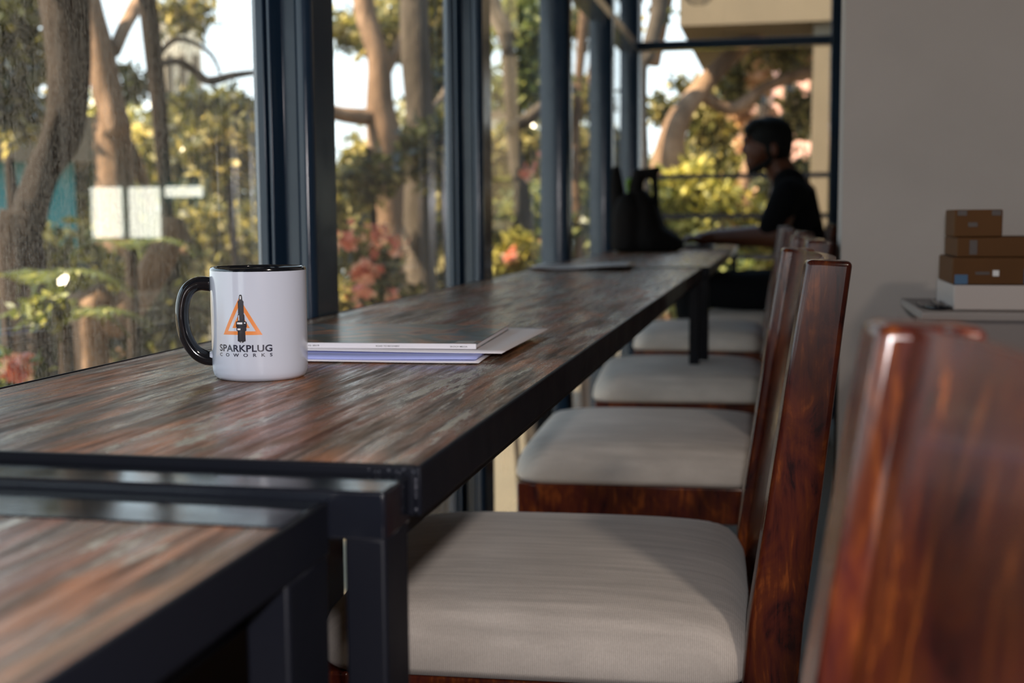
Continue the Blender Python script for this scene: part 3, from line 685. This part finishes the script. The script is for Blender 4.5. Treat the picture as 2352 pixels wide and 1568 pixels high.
for s in (-1, 1):
    dx = -0.02 if s > 0 else 0.0
    sh = W(1808, 448, 0.165*s); el = W(1782, 540, 0.20*s); el.z = max(el.z, 0.80); wr = W(1648, 552, 0.085*s); wr.z = 0.795; wr.x += dx
    limb(bm, [sh, el, wr], [0.052, 0.047, 0.030])
    pm = wr+Vector((-0.055, 0, -0.008)); limb(bm, [wr, pm], [0.027, 0.026])
    for k in range(4):
        yy = pm.y + (k-1.5)*0.0195; ln = (0.062, 0.070, 0.066, 0.052)[k if s < 0 else 3-k]
        p0 = Vector((pm.x-0.012, yy, pm.z+0.002)); p1 = p0+Vector((-ln*0.5, 0, 0.006)); p2 = p1+Vector((-ln*0.4, 0, -0.018)); p2.z = max(p2.z, HT+0.012)
        limb(bm, [p0, p1, p2], [0.0098, 0.0088, 0.0078])
    t0 = wr+Vector((-0.022, -0.020*s, -0.004)); limb(bm, [t0, t0+Vector((-0.030, -0.022*s, -0.006)), t0+Vector((-0.052, -0.022*s, -0.012))], [0.013, 0.0105, 0.009])
pobj('body', bm, M_SKIN, 0.0055, 3)
bm = bmesh.new()
hc = W(1770, 314); ell(bm, hc, (0.090, 0.079, 0.083)); ell(bm, W(1786, 335), (0.060, 0.077, 0.078)); ell(bm, W(1727, 298), (0.034, 0.058, 0.028)); ell(bm, W(1742, 288), (0.045, 0.06, 0.03))
for s in (-1, 1): ell(bm, W(1766, 345, 0.066*s), (0.014, 0.012, 0.030))
o = pobj('hair', bm, M_HAIR, 0.006, 2)
bm = bmesh.new()
limb(bm, [W(1776, 358, -0.060), W(1762, 376, -0.052), W(1736, 389, -0.030), W(1725, 391, 0), W(1736, 389, 0.030), W(1762, 376, 0.052), W(1776, 358, 0.060)], [0.010, 0.014, 0.017, 0.017, 0.017, 0.014, 0.010]); ell(bm, W(1712, 357), (0.008, 0.024, 0.006))
pobj('beard', bm, M_HAIR, 0.006, 2)
bm = bmesh.new()
limb(bm, [W(1812, 425, -0.05), W(1812, 425, 0.05)], [0.070, 0.070])
limb(bm, [W(1815, 450, -0.135), W(1815, 450, 0.135)], [0.070, 0.070])
for dy in (-0.07, 0.0, 0.07):
    limb(bm, [W(1822, 470, dy), W(1826, 520, dy), W(1836, 585, dy), W(1842, 640, dy)], [0.098, 0.108, 0.105, 0.115])
for s in (-1, 1):
    sh = W(1806, 450, 0.165*s); el = W(1772, 528, 0.195*s); limb(bm, [sh, sh.lerp(el, 0.85)], [0.064, 0.060])
pobj('t_shirt', bm, M_SHIRT, 0.009, 6)
bm = bmesh.new()
for s in (-1, 1):
    hip = Vector((0.115, YP+0.085*s, 0.585)); kn = Vector((-0.335, YP+0.12*s, 0.585)); an = Vector((-0.30, YP+0.12*s, 0.11))
    limb(bm, [hip, kn, an], [0.092, 0.066, 0.048])
limb(bm, [Vector((0.11, YP-0.08, 0.61)), Vector((0.11, YP+0.08, 0.61))], [0.105, 0.105])
pobj('trousers', bm, M_JEANS, 0.010, 6)
for s in (-1, 1):
    bm = bmesh.new(); a = Vector((-0.28, YP+0.12*s, 0.052)); limb(bm, [a, a+Vector((-0.19, 0, -0.008))], [0.050, 0.042])
    pobj('shoe', bm, M_SHOE, 0.008, 4)

# laptop under the hands
lt = empty('laptop', (-0.40, 5.10, 0.7502)); tag(lt, 'thin dark open laptop under the hands of the seated person', 'laptop')
box('keyboard_base', M_TAPED, lt, -0.07, 0.15, -0.16, 0.16, 0.0003, 0.014, 0.003)
bm = bmesh.new(); v = bx(bm, -0.078, -0.070, -0.16, 0.16, 0.008, 0.20)
for q in v[4:]: q.co.x -= 0.06
obj('screen_lid', bm, M_TAPED, lt)
# backpack on the counter
YB_ = 4.62
def Wb(x, y, dy=0.0):
    p = onY(x, y, YB_); return Vector((p.x, YB_+dy, p.z))
bpk = empty('backpack', (-0.42, YB_, 0.75)); tag(bpk, 'black slouching backpack with raised strap loops standing on the far counter', 'backpack')
M_NYL = mat('black_nylon', (0.006, 0.005, 0.005), 0.8, spec=0.12)
bump(M_NYL, noise(M_NYL, coords(M_NYL), 40, 4), 0.5, 0.01)
def bobj(name, bm, m, vox=0.008, sm=4, br=bpk):
    for v in bm.verts: v.co -= Vector((-0.42, YB_, 0.75)); v.co.z = max(v.co.z, 0.001)
    return remesh(obj(name, bm, m, br, True), vox, sm)
bm = bmesh.new()
for dy in (-0.05, 0.05):
    limb(bm, [Wb(1452, 556, dy), Wb(1450, 500, dy), Wb(1446, 470, dy)], [0.070, 0.066, 0.045]); limb(bm, [Wb(1440, 555, dy), Wb(1500, 552, dy), Wb(1548, 562, dy)], [0.055, 0.068, 0.036])
    limb(bm, [Wb(1490, 540, dy), Wb(1484, 490, dy), Wb(1472, 455, dy*0.7)], [0.066, 0.052, 0.036])
bobj('pack_body', bm, M_NYL)
bm = bmesh.new(); limb(bm, [Wb(1426, 556, -0.02), Wb(1424, 480, -0.02), Wb(1418, 430, -0.02), Wb(1417, 390, -0.02)], [0.040, 0.034, 0.028, 0.018]); bobj('back_padding', bm, M_NYL)
bm = bmesh.new(); limb(bm, [Wb(1466, 470, -0.03), Wb(1463, 430, -0.03), Wb(1470, 402, -0.03), Wb(1488, 399, -0.03), Wb(1501, 396, -0.03), Wb(1512, 390, -0.03)], [0.034, 0.028, 0.024, 0.020, 0.019, 0.014])
limb(bm, [Wb(1504, 400, -0.03), Wb(1508, 440, -0.03), Wb(1506, 500, -0.03)], [0.015, 0.013, 0.016]); bobj('strap_loop', bm, M_NYL, 0.006, 3)
bm = bmesh.new(); ell(bm, Wb(1443, 420, 0.03), (0.013, 0.01, 0.022)); limb(bm, [Wb(1443, 430, 0.03), Wb(1448, 465, 0.03)], [0.012, 0.014]); bobj('green_tag', bm, mat('green_fabric', (0.25, 0.5, 0.02), 0.6), 0.004, 2)

# ------------------------------------------------------------------ outdoors
tag(box('floor_ground', M_GROUND, None, -60, 60, -20, 90, -3.6, -3.4), kind='structure')
# balcony beyond the far window
ry = 6.75
rl = empty('balcony_railing', (0.0, ry, 0)); tag(rl, 'dark horizontal bar railing outside the far window', 'railing')
for i, z in enumerate((1.083, 0.875, 0.66, 0.45, 0.24)): box('rail_bar', M_RIM, rl, -0.78, 1.5, -0.015, 0.015, z-0.013, z+0.013)
for x in (-0.79, 0.62, 1.49): box('railing_post', M_RIM, rl, x-0.02, x+0.02, -0.02, 0.02, 0.0, 1.09)
tag(box('floor_balcony', M_BEIGE, None, -0.85, 1.6, 5.81, 6.85, -0.12, 0.0), kind='structure')

def leaves(cl, size, hollow=0.0, asp=0.45):
    """cl: list of (centre, (rx,ry,rz), count) -> verts, faces of folded leaf blades"""
    V, Fc = [], []; base = 0
    for c, r, n in cl:
        d = rng.normal(size=(n, 3)); d /= np.linalg.norm(d, axis=1)[:, None]
        rad = rng.random(n)**(1/3)*(1-hollow)+hollow
        sub = rng.integers(0, 14, n); cen = rng.normal(size=(14, 3)); cen /= np.linalg.norm(cen, axis=1)[:, None]; cen *= (0.35+0.6*rng.random((14, 1)))
        p = d*rad[:, None]*0.5 + cen[sub]*0.62
        p = p*np.array(r) + np.array(c)
        u = rng.normal(size=(n, 3)); u[:, 2] -= 0.4; u /= np.linalg.norm(u, axis=1)[:, None]
        v = np.cross(u, rng.normal(size=(n, 3))); v /= np.linalg.norm(v, axis=1)[:, None]
        s = size*(0.6+0.8*rng.random(n))[:, None]
        nn = np.cross(u, v)*s*0.10
        q = np.stack([p, p+u*s*0.5+v*s*asp*0.5+nn, p+u*s, p+u*s*0.5-v*s*asp*0.5+nn], 1).reshape(-1, 3)
        V.append(q); Fc.append(np.arange(n*4).reshape(-1, 4)+base); base += n*4
    return np.concatenate(V), np.concatenate(Fc)
def leaf_obj(name, cl, size, m, parent, org, **kw):
    V, Fc = leaves(cl, size, **kw); V = V-np.array(org)
    me = bpy.data.meshes.new(name); me.vertices.add(len(V)); me.vertices.foreach_set('co', V.astype(np.float32).ravel())
    me.loops.add(Fc.size); me.loops.foreach_set('vertex_index', Fc.astype(np.int32).ravel())
    me.polygons.add(len(Fc)); me.polygons.foreach_set('loop_start', np.arange(0, Fc.size, 4, dtype=np.int32)); me.polygons.foreach_set('loop_total', np.full(len(Fc), 4, np.int32))
    me.update(calc_edges=True); me.materials.append(m); o = bpy.data.objects.new(name, me); link(o, parent); return o
GZ = -3.4
def S(D): return D/F*1.05            # metres per pixel at D
def tree(lab, trunk, limbs=(), crown=(), bark=None, leaf=None, size=0.09, group='trees outside the windows', name='tree', cat='tree', flowers=None, down=True, fm=None):
    """trunk, limbs: lists of (x, y, D, half-width px); crown: (x, y, D, radius px, count[, squash])"""
    tp = [(at(x, y, D), r*S(D)) for x, y, D, r in trunk]
    if down:
        p, r = tp[-1]; tp.append((Vector((p.x+0.1, p.y, (p.z+GZ)/2)), r*1.15)); tp.append((Vector((p.x+0.05, p.y+0.1, GZ-0.1)), r*1.5))
    org = Vector((tp[-1][0].x, tp[-1][0].y, GZ)); root = empty(name, org); tag(root, lab, cat, group)
    bm = bmesh.new()
    def run(q, sd, n=14):
        s = spline([(*p, r) for p, r in q], 7)
        tube(bm, [Vector(a[:3])-org for a in s], [a[3] for a in s], n, wob=0.28, seed=sd)
    run(tp, random.random()*9)
    obj('trunk', bm, bark or M_BARK_D, root, True)
    for l in limbs:
        bm = bmesh.new(); run([(at(x, y, D), r*S(D)) for x, y, D, r in l], random.random()*9, 10); obj('branch', bm, bark or M_BARK_D, root, True)
    if crown:
        cl = [(tuple(at(c[0], c[1], c[2])), tuple(np.array((1, 1, c[5] if len(c) > 5 else 0.8))*c[3]*S(c[2])), int(c[4])) for c in crown]
        leaf_obj('foliage', cl, size, leaf or M_LEAF_O, root, org)
    if flowers:
        cl = [(tuple(at(c[0], c[1], c[2])), tuple(np.array((1, 1, 0.8))*c[3]*S(c[2])), int(c[4])) for c in flowers]
        tag(leaf_obj('flowers', cl, size*0.8, fm or M_FLOWER, root, org, asp=0.8), kind='stuff')
    return root

# trees of the left pane
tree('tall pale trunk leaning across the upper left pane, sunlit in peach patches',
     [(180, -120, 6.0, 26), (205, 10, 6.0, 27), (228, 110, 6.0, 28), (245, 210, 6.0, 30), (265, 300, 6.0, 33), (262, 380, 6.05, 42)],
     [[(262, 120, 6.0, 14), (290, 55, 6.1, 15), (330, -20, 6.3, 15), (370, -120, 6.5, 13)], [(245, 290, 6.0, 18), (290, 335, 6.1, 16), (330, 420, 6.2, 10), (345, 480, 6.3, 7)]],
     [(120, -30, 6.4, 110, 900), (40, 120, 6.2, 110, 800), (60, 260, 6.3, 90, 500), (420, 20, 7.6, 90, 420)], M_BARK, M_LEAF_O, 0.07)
tree('broad dark trunk at the left edge of the glass with a buttressed foot',
     [(140, -150, 4.6, 52), (150, 0, 4.6, 50), (165, 150, 4.6, 42), (150, 300, 4.6, 40), (95, 400, 4.6, 34), (60, 520, 4.6, 36), (50, 640, 4.6, 44)],
     [[(20, 360, 4.7, 8), (30, 450, 4.7, 12), (45, 560, 4.7, 16)], [(160, 180, 4.6, 22), (110, 330, 4.55, 20), (75, 480, 4.5, 18)]],
     [(-10, 60, 4.9, 120, 700), (10, 220, 4.9, 90, 400)], M_BARK_D, M_LEAF_D, 0.07)
tree('slim dark trunk crossing the middle of the left pane',
     [(320, -150, 5.2, 19), (340, 0, 5.2, 20), (356, 160, 5.2, 20), (370, 320, 5.2, 17), (384, 470, 5.2, 14), (392, 640, 5.2, 16)],
     [[(352, 140, 5.2, 6), (400, 92, 5.3, 6), (450, 100, 5.4, 5), (488, 130, 5.5, 4), (505, 168, 5.6, 3)],
      [(355, 150, 5.2, 8), (410, 142, 5.3, 8), (450, 165, 5.4, 9), (480, 186, 5.5, 10), (540, 172, 5.7, 8), (600, 165, 6.0, 6), (680, 160, 6.4, 5)]],
     [(430, 235, 5.9, 75, 330, 0.5), (540, 230, 6.2, 70, 300, 0.5), (300, 190, 6.6, 60, 260)], M_BARK_D, M_LEAF_D, 0.06)
tree('thick sunlit leaning branch with a cut stub, low in the left pane',
     [(398, 498, 4.6, 20), (392, 540, 4.6, 26), (365, 600, 4.6, 30), (322, 670, 4.6, 34), (262, 740, 4.6, 40), (200, 800, 4.6, 48)],
     [[(395, 520, 4.6, 18), (425, 545, 4.6, 14), (428, 580, 4.55, 10)]], (), M_BARK, None)
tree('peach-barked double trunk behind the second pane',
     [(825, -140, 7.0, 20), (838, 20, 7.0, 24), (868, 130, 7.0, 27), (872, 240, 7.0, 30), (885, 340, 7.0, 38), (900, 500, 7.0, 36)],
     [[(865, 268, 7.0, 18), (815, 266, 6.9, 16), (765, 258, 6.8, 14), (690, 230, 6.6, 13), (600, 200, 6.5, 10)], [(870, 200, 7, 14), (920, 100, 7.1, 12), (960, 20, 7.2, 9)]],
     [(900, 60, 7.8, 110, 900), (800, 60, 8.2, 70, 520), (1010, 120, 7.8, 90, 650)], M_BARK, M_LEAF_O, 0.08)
tree('straight grey-brown trunk standing right of the peach double trunk',
     [(948, -140, 6.4, 31), (955, 60, 6.4, 31), (962, 260, 6.4, 31), (965, 480, 6.4, 32), (968, 660, 6.4, 34)],
     [[(965, 330, 6.4, 12), (1000, 250, 6.5, 9), (1040, 180, 6.6, 6)]], [(1010, 300, 7.2, 90, 700), (1010, 190, 7.2, 60, 520), (1000, 20, 7.0, 100, 900)], M_BARK_G, M_LEAF_O, 0.08)
tree('forked dark tree seen through the third pane',
     [(1110, -100, 8.0, 16), (1140, 20, 8.0, 14), (1165, 90, 8.0, 13), (1180, 330, 8.2, 16), (1205, 520, 8.2, 18)],
     [[(1165, 120, 8.0, 10), (1140, 60, 8.1, 8), (1100, 0, 8.2, 8)], [(1170, 300, 8.1, 14), (1215, 270, 8.0, 14), (1260, 235, 7.9, 12), (1320, 200, 7.8, 10)]],
     [(1200, 50, 8.6, 110, 900), (1230, 170, 8.6, 90, 800), (1165, 210, 9.0, 80, 600)], M_BARK_G, M_LEAF_G, 0.09)
tree('slender pale trunks seen through the narrow fourth pane',
     [(1350, -120, 9.0, 10), (1340, 60, 9.0, 10), (1328, 220, 9.0, 10), (1322, 420, 9.0, 11)],
     [[(1365, -80, 9.2, 9), (1368, 60, 9.2, 9), (1360, 200, 9.2, 9)]], [(1330, 60, 9.8, 60, 330), (1360, 220, 9.8, 70, 650), (1420, 330, 10, 70, 650), (1340, 350, 10, 70, 600), (1430, 60, 10, 40, 120)], M_BARK, M_LEAF_O, 0.09)
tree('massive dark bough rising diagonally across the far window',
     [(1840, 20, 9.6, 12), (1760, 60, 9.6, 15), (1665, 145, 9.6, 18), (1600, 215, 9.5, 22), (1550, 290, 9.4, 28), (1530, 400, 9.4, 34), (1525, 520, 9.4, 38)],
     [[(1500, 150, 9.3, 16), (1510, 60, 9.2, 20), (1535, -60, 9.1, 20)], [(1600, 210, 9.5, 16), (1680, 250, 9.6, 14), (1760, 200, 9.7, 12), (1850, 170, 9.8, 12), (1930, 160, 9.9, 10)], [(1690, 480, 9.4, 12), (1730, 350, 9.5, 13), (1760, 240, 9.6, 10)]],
     [(1700, 200, 10.4, 90, 700), (1640, 280, 10.2, 90, 1300), (1570, 190, 10.2, 40, 110), (1800, 120, 10.6, 100, 650), (1860, 260, 10.6, 90, 800), (1520, 250, 10.4, 60, 300)], M_BARK, M_LEAF_O, 0.085, flowers=[(1745, 180, 9.9, 50, 60), (1710, 260, 9.9, 40, 50), (1715, 330, 9.9, 40, 30), (1775, 260, 9.9, 26, 22), (1880, 130, 9.9, 30, 20), (1680, 440, 9.3, 60, 40), (1650, 520, 9.3, 50, 30)], fm=M_PEACH)  # peach clusters added as warm bokeh spots
tree('high branch hanging over the top of the far window', [(1495, -160, 7.6, 22), (1515, 0, 7.6, 20), (1490, 120, 7.6, 16), (1470, 260, 7.6, 15)], (), [(1440, -40, 8.0, 60, 160), (1520, 20, 8, 30, 60)], M_BARK_G, M_LEAF_D, 0.07)

# bushy masses filling the lower half of the views
bushes = [
 ('olive shrub mass low behind the left pane', 470, 330, 9.0, 190, 3200, M_LEAF_O, 0.10),
 ('sunny olive shrub right of the slim dark trunk', 510, 560, 7.5, 170, 2200, M_LEAF_O, 0.08),
 ('dark undergrowth at the foot of the broad trunk', 120, 640, 5.6, 190, 2600, M_LEAF_D, 0.07),
 ('dark undergrowth beneath the cut branch', 330, 700, 5.2, 170, 2200, M_LEAF_D, 0.06),
 ('olive tree crown behind the leftmost trunks', 60, 420, 9.0, 230, 2600, M_LEAF_O, 0.10),
 ('pale olive crown behind the peach leaning trunk', 250, 330, 11.0, 190, 2200, M_LEAF_Y, 0.12),
 ('leafy olive shrub behind the second pane', 850, 430, 8.5, 160, 2300, M_LEAF_O, 0.09),
 ('dense shrub behind the straight trunk', 1010, 520, 8.2, 170, 2600, M_LEAF_O, 0.09),
 ('green bush low behind the third pane', 1200, 520, 9.0, 150, 2400, M_LEAF_G, 0.09),
 ('bushy olive crown behind the third pane', 1180, 350, 10.5, 140, 2400, M_LEAF_O, 0.10),
 ('green bush behind the fourth pane', 1390, 470, 10.0, 130, 2400, M_LEAF_G, 0.09),
 ('yellow-green hedge behind the railing', 1570, 450, 9.2, 130, 2600, M_LEAF_Y, 0.085),
 ('yellow-green hedge right of the first railing hedge', 1720, 520, 9.6, 130, 1900, M_LEAF_Y, 0.085),
 ('olive bush behind the seated person', 1850, 430, 10.5, 130, 1700, M_LEAF_O, 0.09),
 ('dark bush low under the railing', 1620, 640, 9.0, 130, 1800, M_LEAF_G, 0.085),
 ('olive bush rising behind the diagonal bough', 1640, 370, 12.5, 130, 1900, M_LEAF_O, 0.10),
 ('sparse leafy sprays in front of the double trunk', 850, 400, 5.9, 90, 420, M_LEAF_O, 0.06),
 ('sparse leafy sprays right of the straight trunk', 1010, 330, 6.0, 110, 700, M_LEAF_O, 0.07),
 ('leafy sprays between slim dark trunk and first window post', 520, 330, 5.6, 120, 800, M_LEAF_O, 0.06),
 ('far dark green tree crown beyond the left pane', 330, 480, 15.0, 420, 5200, M_LEAF_D, 0.20),
 ('far olive tree crown beyond the second pane', 950, 470, 16.0, 330, 4600, M_LEAF_O, 0.20),
 ('far olive tree crown beyond the third pane', 1330, 450, 17.0, 280, 4200, M_LEAF_O, 0.20),
 ('far olive tree crown beyond the far window', 1680, 520, 18.0, 300, 4200, M_LEAF_O, 0.20),
]
for lab, x, y, D, r, n, lf, sz in bushes:
    tree(lab, [(x, y-r*0.3, D, 4), (x+4, y+r*0.5, D, 7)], [], [(x-r*0.45, y+r*0.1, D, r*0.62, n*0.3), (x+r*0.45, y+r*0.05, D, r*0.62, n*0.3), (x, y-r*0.25, D, r*0.6, n*0.2), (x, y+r*0.5, D, r*0.7, n*0.2)], M_BARK_D, lf, sz, 'bushes and crowns outside the windows', 'bush', 'bush')
tree('shrub with clusters of pink red flowers outside the second pane', [(850, 560, 5.2, 3), (860, 720, 5.2, 6)], [], [(840, 600, 5.3, 90, 900), (880, 700, 5.2, 100, 900), (800, 700, 5.2, 60, 400)], M_BARK_D, M_LEAF_O, 0.05, 'flowering shrubs', 'flowering_shrub', 'shrub', flowers=[(800, 545, 4.8, 44, 44), (875, 535, 4.8, 40, 44), (845, 615, 4.7, 42, 56), (905, 560, 5, 40, 16), (830, 665, 4.8, 50, 30), (890, 680, 4.8, 40, 18)])
tree('small shrub with red and orange flowers at the lower left corner of the glass', [(30, 800, 3.0, 3), (32, 900, 3.0, 5)], [], [(40, 860, 3.0, 60, 200), (110, 700, 3.4, 70, 260)], M_BARK_D, M_LEAF_G, 0.04, 'flowering shrubs', 'flowering_shrub', 'shrub', flowers=[(35, 842, 2.9, 26, 60)])
tree('shrub dotted with a few pink flowers outside the third pane', [(1160, 560, 7.0, 3), (1165, 700, 7.0, 5)], [], [(1160, 610, 7.0, 60, 500), (1200, 560, 7, 50, 300)], M_BARK_D, M_LEAF_Y, 0.06, 'flowering shrubs', 'flowering_shrub', 'shrub', flowers=[(1175, 585, 6.9, 16, 22), (1215, 390, 7.2, 22, 18), (1255, 345, 7.2, 12, 12), (1250, 560, 7, 16, 12)])

# fern sprays low left
def fern(lab, x, y, D, n, ln):
    o = at(x, y, D); r = empty('fern', o); tag(r, lab, 'fern', 'bright fern fronds low in the left pane')
    for k in range(n):
        bm = bmesh.new(); a = random.uniform(0, 2*PI); pts = [Vector((math.cos(a)*ln*t, math.sin(a)*ln*t, ln*(0.75*t-0.85*t*t))) for t in np.linspace(0, 1, 14)]
        tube(bm, pts, 0.003, 5)
        for i in range(1, 14):
            d = (pts[i]-pts[i-1]).normalized(); s = Vector((-math.sin(a), math.cos(a), 0)); wl = ln*0.26*math.sin(PI*min(1, i/13+0.12))
            for sg in (-1, 1):
                q = pts[i]; e = q+s*sg*wl+d*wl*0.4-Vector((0, 0, wl*0.2)); h = d*ln*0.028
                vs_ = [bm.verts.new(v) for v in (q-h, q+h, e)]; bm.faces.new(vs_)
        obj('frond', bm, M_LEAF_G, r)
    bm = bmesh.new(); tube(bm, [(0, 0, 0), (0, 0.02, GZ-o.z)], [0.02, 0.05], 8); obj('stem', bm, M_BARK_D, r)
fern('bright green fern spray beside the foot of the broad trunk', 75, 660, 4.0, 9, 0.30)
fern('pale green fern spray above the mug handle side', 300, 575, 4.4, 6, 0.24)
fern('fern spray near the bottom left of the glass', 150, 745, 3.6, 8, 0.24)

# buildings beyond the trees
def building(lab, xa, xb, ytop, D, m, depth=4.0, rows=3, cols_=3, group=None):
    a, b = at(xa, 490, D), at(xb, 490, D); top = at((xa+xb)/2, ytop, D).z; wv = b-a; wdt = math.hypot(wv.x, wv.y); ang = math.atan2(wv.y, wv.x)
    r = empty('building', (a.x, a.y, GZ), ang); tag(r, lab, 'building', group)
    box('wall', m, r, 0, wdt, 0, depth, 0, top-GZ); box('roof_slab', M_BEIGE, r, -0.1, wdt+0.1, -0.1, depth+0.1, top-GZ, top-GZ+0.25)
    for i in range(cols_):
        for j in range(rows):
            cx_ = wdt*(i+0.5)/cols_; cz = (top-GZ)*(j+0.55)/rows; ww = min(0.55, wdt/cols_*0.25)
            f = box('window', M_BEIGE, r, cx_-ww, cx_+ww, -0.06, -0.001, cz-0.5, cz+0.5); box('pane', M_STEEL, f, cx_-ww+0.06, cx_+ww-0.06, -0.075, -0.061, cz-0.44, cz+0.44)
    return r
building('pale cream building high beyond the slim trunk in the left pane', 385, 475, 40, 30, M_CREAM)
building('cream building glimpsed through the third pane', 1120, 1185, 268, 26, M_CREAM)
building('salmon pink building behind the diagonal bough', 1660, 1900, 150, 28, M_PINKW, rows=4, cols_=4)
# teal shed between the left trunks
building('teal painted shed between the left trunks', -120, 175, 372, 7.4, M_TEAL, 2.0, 1, 1)
# pale garden boards and path
pb = at(945, 640, 6.0); o = box('garden_board', mat('cream_board', (0.92, 0.86, 0.64), 0.6), None, -0.07, 0.07, -0.015, 0.015, 0, 0.14+1.0); o.location = (pb.x, pb.y, pb.z-1.0); o.rotation_euler = (-0.25, 0.12, -0.5); tag(o, 'small cream board standing among the flowers outside the second pane', 'board')

# neighbouring canopy seen above the far transom
cn = empty('canopy_roof', (0, 0, 0)); tag(cn, 'beige concrete canopy and pillar of the neighbouring terrace above the far window', 'canopy')
a, b = onY(1560, 60, 9.0), onY(1885, 60, 9.0)
box('fascia', M_BEIGE, cn, a.x, b.x+1.6, 9.0, 12.0, a.z, a.z+1.3)
p0, p1 = onY(1868, 160, 9.05), onY(1905, 160, 9.05)
box('pillar', M_BEIGE, cn, p0.x, p1.x+0.5, 9.05, 9.5, GZ, a.z)
print('verts', sum(len(o.data.vertices) for o in bpy.data.objects if o.type == 'MESH'))
